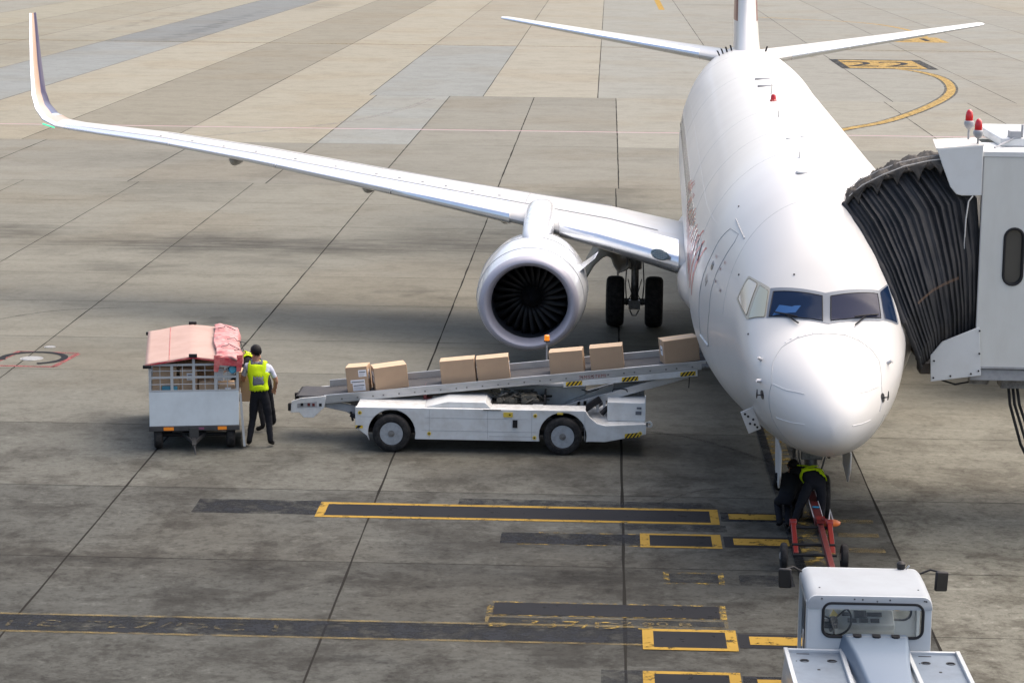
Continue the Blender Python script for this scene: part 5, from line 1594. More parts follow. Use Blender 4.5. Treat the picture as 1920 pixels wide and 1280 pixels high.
for y_, s_, dz_ in ((25.29, .0, -.035), (25.30, .0, -.01), (25.34, 0, .012), (25.45, 0, .028), (25.9, 0, .04), (26.3, 0, .03), (26.42, 0, .005), (26.44, 0, -.03)):
    ring = []
    top = 1.685 + dz_
    for (cx, a0) in ((CX1 + .005 - .11, 0), (CX0 - .005 + .11, 90)):
        for i in range(7):
            a = radians(a0 + 90 * i / 6); ring.append((cx + .11 * cos(a), y_, top - .11 + .11 * sin(a)))
    ring += [(CX0 + .03, y_, top - .115), (CX1 - .03, y_, top - .115)]
    rings.append(ring)
b.loft(rings)
b.build('cab_roof', mat('roof_shaded_white_paint', (.31, .335, .36), .5, 0, 0, spec=.2, dirt=(.2, .2, .2), dscale=2.4, damt=.2), TG)  # white paint darkened: terminal shade put into the roof colour
b = PB()
for x_, y_, z_ in ((2.46, 25.50, 1.715), (3.55, 25.48, 1.715), (2.47, YB_ - .004, 1.648), (2.83, YB_ - .004, 1.648), (2.92, YB_ - .004, 1.646), (3.22, YB_ - .004, 1.646), (3.60, YB_ - .004, 1.64), (3.62, YB_ - .004, 1.637), (3.08, YB_ - .004, 1.63)):
    b.lathe([(-.006, .010), (.004, .010), (.006, .001)], (x_, y_, z_), 'y' if y_ < 25.4 else 'z', 10)
b.build('roof_bolts', M['black'], TG)
for x0, x1 in ((CX0 - .008, CX0 + .03), (CX1 - .03, CX1 + .008)):
    b = PB(); b.box(x0, x1, YB_ + .045, YB_ + .13, .62, 1.60); b.box(x0, x1, 26.27, 26.36, .62, 1.60); b.box(x0, x1, YB_ + .13, 26.27, 1.54, 1.60)
    b.box(x0, x1, YB_ + .13, 26.27, .55, .66)
    b.build('door_frame', M['tugw'], TG, bevel=.006)
b = PB(); b.box(CX0 - .012, CX0 - .002, YB_ + .15, YB_ + .22, .95, 1.56); b.build('door_seal', M['black'], TG)
b = PB(); b.box(2.35, 3.65, 25.35, 26.36, .50, .55); b.box(2.32, 3.68, YB_ + .03, YB_ + .06, .5, 1.0); b.build('cab_floor', M['greyp'], TG)
b = PB(); b.prism([(26.35, .92), (26.35, 1.22), (26.28, 1.24), (26.06, 1.13), (26.06, 1.06), (26.2, .92)], 'x', 2.40, 3.38); dsh = b.build('dashboard', mat('dash_light_grey', (.46, .48, .48), .5, dirt=(.3, .3, .3), dscale=6), TG, bevel=.01)
def on_dash(x_, t): return (x_, 26.06 + .22 * t, 1.135 + .11 * t)
b = PB()
for x_, t_, w_, h_ in ((2.84, .62, .05, .14), (3.00, .62, .07, .32), (3.16, .62, .085, .16), (2.90, .2, .05, .16), (3.03, .2, .05, .16), (3.16, .2, .05, .16), (2.50, .6, .06, .2)):
    p0 = Vector(on_dash(x_, t_)); d_ = Vector((0, .22, .11)).normalized(); n_ = Vector((0, -.11, .22)).normalized() * .012
    b.loft([[p0 + Vector((sx_ * w_, 0, 0)) + d_ * (h_ / 2 * .35) * sy_ + n_ * k_ for sx_, sy_ in ((-1, -1), (1, -1), (1, 1), (-1, 1))] for k_ in (0, 1)])
b.build('instruments', M['black'], dsh)
b = PB(); p0 = Vector(on_dash(2.70, .62)); d_ = Vector((0, .22, .11)).normalized(); n_ = Vector((0, -.11, .22)).normalized() * .010
b.add([p0 + Vector((-.06, 0, 0)) - d_ * .05 + n_, p0 + Vector((.06, 0, 0)) - d_ * .05 + n_, p0 + d_ * .07 + n_], [(0, 1, 2)])
b.build('warning_triangle', mat('yellow_sticker', (.62, .46, .06), .5), dsh)
b = PB(); cc = Vector((2.66, 25.82, 1.26)); ux = Vector((1, 0, 0)); uy = Vector((0, .62, .78)).normalized()
b.tube([cc + ux * .20 * cos(a) + uy * .20 * sin(a) for a in [2 * pi * k / 36 for k in range(37)]], .013, 8, cap=False)
b.tube([cc + Vector((0, .06, -.05)), cc + Vector((0, .3, -.22))], .03, 10); b.tube([cc + Vector((0, .06, -.05)), cc + Vector((0, .03, -.02))], .05, 14)
for a in (radians(40), radians(160), radians(270)): b.tube([cc + Vector((0, .05, -.03)), cc + ux * .195 * cos(a) + uy * .195 * sin(a)], .010, 6)
b.build('steering_wheel', M['black'], TG)
b = PB(); b.box(2.50, 2.72, 25.9, 26.02, 1.12, 1.2); b.box(2.44, 2.56, 25.95, 26.1, 1.14, 1.19); b.build('column_switches', M['black'], TG, bevel=.01)
b = PB(); b.box(2.47, 2.98, 25.42, 25.80, .55, .78); b.box(2.47, 2.98, 25.36, 25.44, .70, 1.10); b.build('driver_seat', M['black'], TG, bevel=.03)
b = PB(); b.tube([(3.40, 26.05, 1.5), (3.42, 26.1, 1.35), (3.44, 26.2, 1.30)], .025, 10); b.lathe([(0, .05), (.03, .06), (.06, .04)], (3.40, 26.1, 1.30), 'z', 14); b.build('cab_fan', mat('brass', (.38, .26, .08), .35, .7), TG)
b = PB()
for p, q in (((2.95, 26.30, 1.56), (2.80, 26.30, 1.40)), ((3.10, 26.30, 1.56), (3.26, 26.30, 1.38)), ((3.3, 26.3, 1.56), (3.42, 26.3, 1.42))): b.tube([p, q], .008, 6)
b.build('wiper_linkage', M['greyp'], TG)
b = PB(); b.box(2.33, 2.37, 25.6, 26.0, .72, 1.08); b.box(2.328, 2.332, 25.66, 25.9, .78, 1.0, 1); b.build('side_panel', [M['tugw'], M['greyp']], TG)
# mirrors
for s_, xm, arm in ((-1, 2.135, 2.33), (1, 3.915, 3.67)):
    b = PB(); mx = Matrix.Translation((xm, 26.25, 1.60)) @ Matrix.Rotation(radians(s_ * 12), 4, 'Z') @ Matrix.Rotation(radians(s_ * 3), 4, 'Y')
    b.box(-.075, .075, -.03, .03, -.115, .115, 0, mx); mr = b.build('mirror', M['black'], TG, bevel=.02)
    b = PB(); b.box(-.062, .062, -.034, -.031, -.10, .10, 0, mx); b.build('mirror_glass', mat('mirror_glass', (.03, .03, .03), .15, .2), mr)
    b = PB(); b.tube([(xm, 26.27, 1.70), ((xm + arm) / 2, 26.3, 1.72), (arm, 26.32, 1.66)], .012, 8); b.build('mirror_arm', M['black'], mr)
b = PB(); b.lathe([(0, .03), (.03, .05), (.08, .05), (.10, .03), (.105, .003)], (3.46, 26.33, 1.70), 'z', 16); b.build('roof_beacon', M['black'], TG)
b = PB(); b.tube([(3.52, 26.36, 1.70), (3.56, 26.36, 1.75)], .010, 6); b.build('aerial', M['alu'], TG)
# bonnet between the rear decks
b = PB(); rings = []
for y_, x0, x1, zt, zb in ((YB_ - .004, 2.70, 3.44, 1.245, 1.0), (YB_ - .05, 2.72, 3.43, 1.268, 1.0), (24.6, 2.78, 3.36, 1.24, .95), (23.6, 2.84, 3.30, 1.18, .92), (22.6, 2.88, 3.26, 1.10, .9), (22.5, 2.9, 3.24, 1.0, .9)):
    r_ = .045; ring = []
    for cx, a0 in ((x1 - r_, 0), (x0 + r_, 90)):
        for i in range(5): a = radians(a0 + 22.5 * i); ring.append((cx + r_ * cos(a), y_, zt - r_ + r_ * sin(a)))
    ring += [(x0 - .04, y_, zb), (x1 + .04, y_, zb)]
    rings.append(ring)
b.loft(rings); b.build('bonnet', mat('bonnet_blue_grey', (.115, .155, .21), .45, .0, .0, dirt=(.14, .18, .235), dscale=1.5, damt=.3), TG)
b = PB(); b.box(2.74, 3.40, 25.15, 25.156, 1.262, 1.268); b.build('bonnet_seam', M['seam'], TG)
for x_ in (2.86, 3.07, 3.28):
    b = PB(); b.prism([(x_ - .045, 25.21), (x_ - .045, 25.14), (x_ - .02, 25.11), (x_ + .02, 25.11), (x_ + .045, 25.14), (x_ + .045, 25.21)], 'z', 1.262, 1.280); b.build('bonnet_hinge', M['black'], TG)
DZ = 1.045
for x0, x1, lab in ((2.10, 2.70, 'l'), (3.44, 3.98, 'r')):
    b = PB(); b.box(x0, x1, 22.6, YB_ - .02, DZ - .02, DZ); dk = b.build('rear_deck', M['tugdeck'], TG)
    b = PB()
    b.box(x0 - .03, x1 + .0, YB_ - .05, YB_ - .005, DZ - .03, DZ + .03)
    b.beam((x0 - .015, YB_ - .03, DZ + .015), (x0 + .02, 22.6, DZ + .015), .05, .06); b.beam((x1, YB_ - .03, DZ + .015), (x1 + .01, 22.6, DZ + .015), .05, .06)
    b.build('deck_rim', M['tugw'], dk, bevel=.008)
    for xx, yy in ((.28, .32), (.78, .32)):
        X_ = x0 + (x1 - x0) * xx
        b = PB(); b.lathe([(-.01, .052), (.004, .052), (.004, .04), (-.008, .035)], (X_, YB_ - .36, DZ), 'z', 20); b.tube([(X_ - .035, YB_ - .36, DZ + .006), (X_ + .035, YB_ - .36, DZ + .006)], .010, 6); b.build('deck_handle', M['black'], dk)
    b = PB(); b.box(x0 + .10, x0 + .24, YB_ - .13, YB_ - .115, DZ, DZ + .004); b.box(x0 + (x1 - x0) / 2 - .015, x0 + (x1 - x0) / 2 + .015, YB_ - .68, YB_ - .65, DZ, DZ + .004)
    b.lathe([(0, .008), (.004, .008)], (x0 + .08, YB_ - .38, DZ), 'z', 8); b.lathe([(0, .008), (.004, .008)], (x1 - .08, YB_ - .36, DZ), 'z', 8)
    b.build('deck_slots', M['black'], dk)
b = PB()
b.prism([(2.08, 1.02), (4.0, 1.02), (4.06, .40), (4.0, .32), (2.06, .32), (2.02, .40)], 'y', 22.5, YB_ - .02); b.build('rear_body', M['tugw'], TG, bevel=.02)
b = PB(); b.prism([(2.20, .60), (3.86, .60), (3.86, .32), (2.20, .32)], 'y', YB_ - .02, 26.4); b.build('cab_sill', M['tugw'], TG, bevel=.015)
b = PB(); b.loft([[(x_, y_, z_) for x_, z_ in ((2.50, zt), (3.56, zt), (3.56, .30), (2.50, .30))] for y_, zt in ((26.42, .86), (27.3, .78), (27.4, .70))]); b.build('front_body', M['tugw'], TG, bevel=.03)
for x_ in (2.17, 3.90):
    for y_ in (23.4, 26.85):
        xx = x_ + ((.10 if x_ < 3 else -.08) if y_ < 25 else (.42 if x_ < 3 else -.42))
        b = MB(); c = (xx - 3.0, y_ - 25.3, .36); h_ = .11
        b.lathe([(-h_, .18), (-h_, .30), (-h_ * .7, .345), (0, .36), (h_ * .7, .345), (h_, .30), (h_, .18), (h_ * .6, .12), (h_ * .6, .004), (-h_ * .6, .004), (-h_ * .6, .12)], c, 'x', 32); w = b.build('wheel', M['rubber'], TG)
        b = MB(); b.lathe([(-h_ * .8, .18), (-h_ * .9, .06), (-h_ * .9, .004), (h_ * .9, .004), (h_ * .9, .06), (h_ * .8, .18)], c, 'x', 20); b.build('rim', M['greyp'], w)
b = PB(); b.box(2.95, 3.2, 27.4, 27.85, .36, .5); b.tube([(3.07, 27.8, .34), (3.07, 27.8, .60)], .025, 10); b.beam((3.1, 28.45, .40), (3.07, 27.8, .42), .08, .08); b.build('tow_hitch', M['steel'], TG)

# ------------------------------------------------------------------ jet bridge
JB = thing('jet_bridge', 'pale passenger boarding bridge cab with dark pleated canopy against the fuselage', 'jet bridge', (7.0, 34.6, 0))
YW_ = 34.6
def wall_with_slot(b, x0, x1, z0, z1, sx0, sx1, sz0, sz1, ya, yb):
    n = 10; r = (sx1 - sx0) / 2; cx = (sx0 + sx1) / 2
    inner = [(cx + r * cos(radians(a)), sz1 - r + r * sin(radians(a))) for a in [180 * i / n for i in range(n + 1)]] + [(cx + r * cos(radians(180 + a)), sz0 + r + r * sin(radians(180 + a))) for a in [180 * i / n for i in range(n + 1)]]
    b.box(x0, sx0, ya, yb, z0, z1); b.box(sx1, x1, ya, yb, z0, z1)
    b.prism(inner[:n + 1] + [(sx0, z1), (sx1, z1)], 'y', ya, yb)
    b.prism(inner[n + 1:] + [(sx1, z0), (sx0, z0)], 'y', ya, yb)
    return inner
SL = (5.865, 6.14, 3.745, 4.575)
b = PB(); inn = wall_with_slot(b, 5.50, 12.5, 2.50, 5.62, *SL, YW_, YW_ + .08)
b.build('cabin_wall', M['bridge'], JB)
b = PB(); b.tube([(x_, YW_ - .002, z_) for x_, z_ in inn + inn[:1]], .020, 8); b.build('window_rubber', M['black'], JB)
b = PB(); b.prism(inn, 'y', YW_ + .04, YW_ + .05); b.build('slot_window', M['bwin'], JB)
b = PB(); b.box(5.50, 5.54, YW_ + .003, 37.7, 2.5, 5.6); b.box(5.5, 12.5, 37.6, 37.7, 2.5, 5.6)
b.build('cabin_shell', M['bridge'], JB)
b = PB(); b.box(5.44, 12.6, YW_ - .01, 36.0, 5.62, 5.70); b.build('roof_edge', M['bridge2'], JB, bevel=.01)
b = PB(); b.box(5.86, 12.6, YW_ + .75, 37.75, 5.70, 5.83); b.build('cabin_roof', M['bridge2'], JB, bevel=.02)
b = PB(); b.box(5.45, 12.5, YW_ + .02, 37.7, 2.30, 2.47); b.build('cabin_floor', M['greyp'], JB, bevel=.01)
b = PB(); b.box(5.47, 12.5, YW_ - .015, YW_ + .02, 2.485, 2.515); b.build('floor_trim', M['greyp'], JB)
b = PB(); b.box(5.50, 5.515, YW_ - .006, YW_, 2.5, 5.62); b.box(6.75, 6.76, YW_ - .004, YW_, 2.5, 5.62); b.build('wall_joint', M['seam'], JB)
# lower apron panel and upper hood
b = PB(); b.prism([(5.545, 3.12), (5.01, 2.89), (4.845, 2.68), (4.865, 2.285), (5.60, 2.39)], 'y', YW_ - .06, YW_ - .035); lp = b.build('lower_panel', M['bridge2'], JB, bevel=.006)
b = PB()
for x_, z_ in ((5.55, 3.06), (5.56, 2.46), (5.45, 2.415), (5.15, 2.375), (4.90, 2.345), (4.90, 2.60), (5.56, 2.72)): b.tube([(x_, YW_ - .075, z_), (x_, YW_ - .055, z_)], .014, 8)
b.build('panel_bolts', M['black'], lp)
b = PB(); V = [(4.815, 5.735), (4.90, 5.50), (5.03, 5.18), (5.12, 5.075), (5.20, 5.055), (5.49, 5.06), (5.485, 5.80)]
b.loft([[(x_, YW_ - .06, z_) for x_, z_ in V], [(x_ - .0, YW_ - .03, z_) for x_, z_ in V]])
hd = b.build('hood_panel', M['bridge2'], JB, bevel=.01)
b = PB(); b.loft([[(4.80, YW_ - .055, 5.74), (5.49, YW_ - .055, 5.805), (5.49, YW_ + .75, 5.83), (4.86, YW_ + .75, 5.80)], [(4.80, YW_ - .055, 5.72), (5.49, YW_ - .055, 5.785), (5.49, YW_ + .75, 5.81), (4.86, YW_ + .75, 5.78)]]); b.build('hood_top', mat('hood_top_cream', (.62, .59, .54), .5, dirt=(.4, .38, .34), dscale=5), hd)
b = PB(); b.box(5.0, 5.5, YW_ + .75, YW_ + .80, 5.3, 5.80); b.build('hood_back', M['bridge2'], hd)
# red obstruction lamps on their pole
for x_, y_, z_ in ((5.42, 34.68, 5.90), (5.36, 35.2, 5.99)):
    b = PB(); b.tube([(x_, y_, 5.60), (x_, y_, z_ + .02)], .016, 8); pl = b.build('lamp_pole', M['greyp'], JB)
    b = PB(); b.lathe([(0, .02), (.02, .05), (.06, .072), (.10, .074), (.12, .066), (.13, .05)], (x_, y_, z_ - .02), 'z', 24); b.build('lamp_base', M['lampg'], pl)
    b = PB(); b.lathe([(0, .058), (.07, .056), (.12, .048), (.155, .03), (.168, .004)], (x_, y_, z_ + .105), 'z', 24); b.build('lamp_lens', M['redlamp'], pl)
b = PB(); b.box(6.0, 6.16, 35.35, 35.6, 5.83, 5.93); b.tube([(5.72, 35.0, 5.72), (5.95, 35.3, 5.78), (6.15, 35.4, 5.88)], .014, 6); b.tube([(6.2, 35.5, 5.83), (6.2, 35.5, 6.02)], .02, 8); b.build('roof_fitting', M['lampg'], JB)
b = PB(); b.tube([(5.36, YW_ - .07, 5.055), (5.30, YW_ - .09, 4.98), (5.27, YW_ - .09, 4.7), (5.265, YW_ - .085, 4.35), (5.27, YW_ - .085, 4.28)], .010, 6); b.build('rope', M['rope'], JB)
b = PB(); b.tube([(5.05, YW_ + .1, 2.28), (5.25, YW_ + .1, 2.22), (5.45, YW_ + .1, 2.26)], .014, 6)
for k in range(3): b.tube([(6.05 + .07 * k, 34.9 + .08 * k, 2.35), (6.10 + .07 * k, 34.85, 1.9), (6.28 + .09 * k, 34.8, 1.3), (6.6 + .1 * k, 34.8, .7), (7.2 + .1 * k, 35.0, .25), (8.2, 35.4 + .1 * k, .1)], .022, 8)
b.build('hanging_cables', M['rubber'], JB)
b = PB(); b.lathe([(0, .03), (.05, .05), (.12, .03)], (5.75, 35.0, 2.17), 'z', 14); b.box(5.5, 5.75, 34.95, 35.1, 2.18, 2.3); b.box(5.95, 6.3, 34.8, 35.2, 2.15, 2.3); b.build('underfloor_gear', M['steel'], JB)
# support column with bogie, further right
b = PB()
for x_ in (9.0, 9.9): b.box(x_, x_ + .25, 35.6, 35.9, .6, 2.3)
b.box(8.8, 10.4, 35.3, 36.3, .45, .65); b.build('lift_column', M['greyp'], JB, bevel=.02)
for x_ in (9.0, 10.2):
    b = MB(); c = (x_ - 7.0, 35.15 - 34.6, .45); h_ = .16
    b.lathe([(-h_, .2), (-h_, .38), (-h_ * .6, .44), (0, .45), (h_ * .6, .44), (h_, .38), (h_, .2), (h_ * .6, .1), (h_ * .6, .004), (-h_ * .6, .004), (-h_ * .6, .1)], c, 'y', 30); b.build('bogie_wheel', M['rubber'], JB)
# pleated canopy: near curtain as a Coons patch between four edge curves
def poly_at(P_, t):
    P_ = [Vector(p) for p in P_]
    L = [0.0]
    for i in range(len(P_) - 1): L.append(L[-1] + (P_[i + 1] - P_[i]).length)
    s = t * L[-1]
    for i in range(len(P_) - 1):
        if s <= L[i + 1] or i == len(P_) - 2:
            return P_[i].lerp(P_[i + 1], (s - L[i]) / (L[i + 1] - L[i]))
ca_, sa_ = cos(radians(-1.20833)), sin(radians(-1.20833))
def A2W(p): return Vector((3.11572 + p[0] * ca_ - p[1] * sa_, 31.17859 + p[0] * sa_ + p[1] * ca_, p[2]))
LE_ = [A2W((.36, 3.86, 4.86)), A2W((.62, 3.32, 4.52)), A2W((.93, 2.78, 3.92)), A2W((1.17, 2.50, 3.32)), A2W((1.42, 2.9, 2.78)), Vector((4.72, 34.6, 2.50))]
RI_ = [Vector((5.05, 34.74, 5.55)), Vector((5.45, 34.72, 5.0)), Vector((5.54, 34.70, 4.2)), Vector((5.56, 34.70, 3.06))]
TP_ = [LE_[0], Vector((3.66, 35.0, 5.03)), Vector((3.96, 34.9, 5.22)), Vector((4.32, 34.8, 5.40)), Vector((4.72, 34.76, 5.50)), RI_[0]]
BT_ = [LE_[-1], Vector((4.86, 34.62, 2.62)), Vector((5.02, 34.66, 2.82)), RI_[-1]]
NP = 18
def coons(u, v):
    c0, c1 = poly_at(TP_, u), poly_at(BT_, u)
    d0, d1 = poly_at(LE_, v), poly_at(RI_, v)
    return c0 * (1 - v) + c1 * v + d0 * (1 - u) + d1 * u - (LE_[0] * (1 - u) * (1 - v) + RI_[0] * u * (1 - v) + LE_[-1] * (1 - u) * v + RI_[-1] * u * v)
rp = random.Random(4)
ph = [rp.uniform(-.25, .25) for _ in range(NP + 2)]; am = [rp.uniform(.35, 1.3) for _ in range(NP + 2)]
def pleat(u):
    s = u * NP; i = int(s); f = s - i
    a = am[i] * (1 - f) + am[i + 1] * f
    return a * (abs(((s + ph[i] * (1 - f) + ph[i + 1] * f) % 1) - .5) * 2 - .5)
nu, nv = 190, 46
vs = []
for j in range(nv + 1):
    v = j / nv
    for i in range(nu + 1):
        u = i / nu
        p = coons(u, v)
        e = min(1, u * 8) * min(1, (1 - u) * 10)
        d = .085 * pleat(u ** .85 if u > 0 else 0) * e * (1 - .35 * v) + .035 * noise.noise((u * 9, v * 5, 2)) * e + .012 * noise.noise((u * 40, v * 9, 7)) + .018 * sin(v * 14 + u * 3) * noise.noise((u * 6, v * 2, 5))
        nn = Vector((-.25, -1, .1)).normalized()
        # a slack waist where a row of ties gathers the cloth
        g = math.exp(-((v - .60 - .05 * u) / .02) ** 2) * (.4 < u + .25 < .98)
        vs.append(p + nn * (d - .015 * g + .05 * sin(pi * v) * e))
b = PB(); b.add(vs, [(j * (nu + 1) + i, j * (nu + 1) + i + 1, (j + 1) * (nu + 1) + i + 1, (j + 1) * (nu + 1) + i) for j in range(nv) for i in range(nu)])
cn = b.build('canopy_curtain', M['canvas'], JB); md = cn.modifiers.new('t', 'SOLIDIFY'); md.thickness = .015
# stitched row of ties
b = PB()
for i in range(40):
    u = .22 + .52 * i / 40; v = .60 + .05 * u
    p = coons(u, v) + Vector((-.02, -.12, 0)); b.tube([p + Vector((0, 0, .018)), p + Vector((.006, -.004, -.018))], .004, 4)
b.build('stitching', mat('rusty_ties', (.18, .11, .07), .7), cn)
# roof of the canopy with drooping scallops
nu2, nv2 = 120, 22
vs = []
for j in range(nv2 + 1):
    v = j / nv2
    for i in range(nu2 + 1):
        u = i / nu2
        p = poly_at(TP_, u)
        dy = -.10 + 2.5 * v * (.35 + .65 * u)
        s = u * 6.0 ; f = abs((s % 1) - .5) * 2
        z = -.05 * f * (1 if v > .03 else 1.6) + .06 * sin(pi * v) + .045 * noise.noise((u * 14, v * 9, 3)) + .03 * noise.noise((u * 35, v * 22, 6))
        if v < .05: z -= .07 * (1 - f) * (1 - v / .05)
        vs.append(p + Vector((0, dy, .035 + z - .13 * v)))
b = PB(); b.add(vs, [(j * (nu2 + 1) + i, j * (nu2 + 1) + i + 1, (j + 1) * (nu2 + 1) + i + 1, (j + 1) * (nu2 + 1) + i) for j in range(nv2) for i in range(nu2)])
ct = b.build('canopy_top', M['canvast'], JB); md = ct.modifiers.new('t', 'SOLIDIFY'); md.thickness = .02
# pointed flaps hanging over the front edge
b = PB()
for k in range(5):
    u0, u1 = .07 + .185 * k, .07 + .185 * k + .17
    a, c = poly_at(TP_, u0), poly_at(TP_, u1); m_ = poly_at(TP_, (u0 + u1) / 2) + Vector((.03, 0, -.20 - .03 * (k % 2)))
    n6 = 8; V = []
    for j in range(n6 + 1):
        for i in range(n6 + 1):
            s, t = i / n6, j / n6
            top = poly_at(TP_, u0 + (u1 - u0) * s) + Vector((0, -.16, .035))
            low = top.lerp(m_ + Vector((0, -.17, 0)), .98)
            w_ = 1 - abs(2 * s - 1)
            q = top.lerp(Vector((top.x * .35 + m_.x * .65, top.y, m_.z)), t * w_) + Vector((0, -.02 * sin(t * 3) + .03 * noise.noise((s * 3 + k, t * 3, 1)), 0))
            V.append(q)
    b.add(V, [(j * (n6 + 1) + i, j * (n6 + 1) + i + 1, (j + 1) * (n6 + 1) + i + 1, (j + 1) * (n6 + 1) + i) for j in range(n6) for i in range(n6)])
o = b.build('canopy_flaps', M['canvast'], ct); md = o.modifiers.new('t', 'SOLIDIFY'); md.thickness = .012
b = PB()
for dy, dz in ((-.15, .055), (.45, .045)): b.tube([poly_at(TP_, u) + Vector((0, dy, dz)) for u in (.05, .2, .4, .6, .8, .98)], .007, 5)
b.build('canopy_cords', M['rope'], ct)
# far curtain and padded edge resting on the hull
b = PB()
n8 = 40; V = []
for i in range(n8 + 1):
    u = i / n8; p = poly_at(TP_, u) + Vector((0, -.10 + 2.5 * (.35 + .65 * u), -.02)); k = .05 * (-1) ** i
    q = Vector((p.x * .3 + 5.5 * .7 if u > .0 else 5.0, p.y + .05, 2.5)); V += [p + Vector((0, k, -.13)), Vector((max(5.05, p.x), p.y + k, 2.45))]
b.add(V, [(2 * i, 2 * i + 1, 2 * i + 3, 2 * i + 2) for i in range(n8)])
b.build('far_curtain', M['canvas'], JB)
b = PB(); b.tube([poly_at(LE_, t / 24) + Vector((-.015, -.02, .01 * sin(t * 2.1))) for t in range(0, 25)], [.03 + .012 * (t % 3 == 0) for t in range(25)], 10); b.build('canopy_edge_pad', M['canvas'], cn)
b = PB(); b.box(4.78, 5.45, 34.9, 37.2, 2.42, 2.52); b.box(4.72, 4.90, 34.72, 35.1, 2.36, 2.52); b.build('threshold', mat('threshold_rust', (.09, .075, .065), .7), JB, bevel=.02)

# ------------------------------------------------------------------ people
def hand_fingers(b, wrist, fdir, up, side, curl=.9, sc=1.0):
    """five unequal bent fingers rooted in a palm; fdir points along the hand, up is its back"""
    fdir = Vector(fdir).normalized(); up = (Vector(up) - fdir * Vector(up).dot(fdir)).normalized(); sd_ = fdir.cross(up)
    w = Vector(wrist)
    palm_end = w + fdir * .085 * sc
    b.loft([[w + fdir * t * sc + sd_ * x_ * sc + up * z_ * sc for x_, z_ in ((-wx, -wz), (0, -wz * 1.2), (wx, -wz), (wx * 1.05, 0), (wx, wz), (0, wz * 1.15), (-wx, wz), (-wx * 1.05, 0))] for t, wx, wz in ((-.01, .024, .018), (.03, .036, .015), (.07, .041, .013), (.092, .039, .010))])
    for k, (off, L) in enumerate(((-.030, .066), (-.010, .076), (.011, .070), (.031, .055))):
        p0 = palm_end + sd_ * off * sc; L *= sc
        a1, a2, a3 = curl * .5, curl * 1.2, curl * 1.8
        p1 = p0 + (fdir * cos(a1) - up * sin(a1)) * L * .45; p2 = p1 + (fdir * cos(a2) - up * sin(a2)) * L * .32; p3 = p2 + (fdir * cos(a3) - up * sin(a3)) * L * .23
        b.tube([p0 - fdir * .01, p1, p2, p3], [.0095 * sc, .009 * sc, .008 * sc, .006 * sc], 8)
    t0 = w + fdir * .030 * sc + sd_ * (.030 * side) * sc
    t1 = t0 + (fdir * .5 + sd_ * .8 * side - up * .3).normalized() * .035 * sc; t2 = t1 + (fdir * .9 + sd_ * .2 * side - up * .5).normalized() * .030 * sc
    b.tube([t0 - sd_ * .01 * side, t1, t2], [.012 * sc, .0105 * sc, .008 * sc], 8)
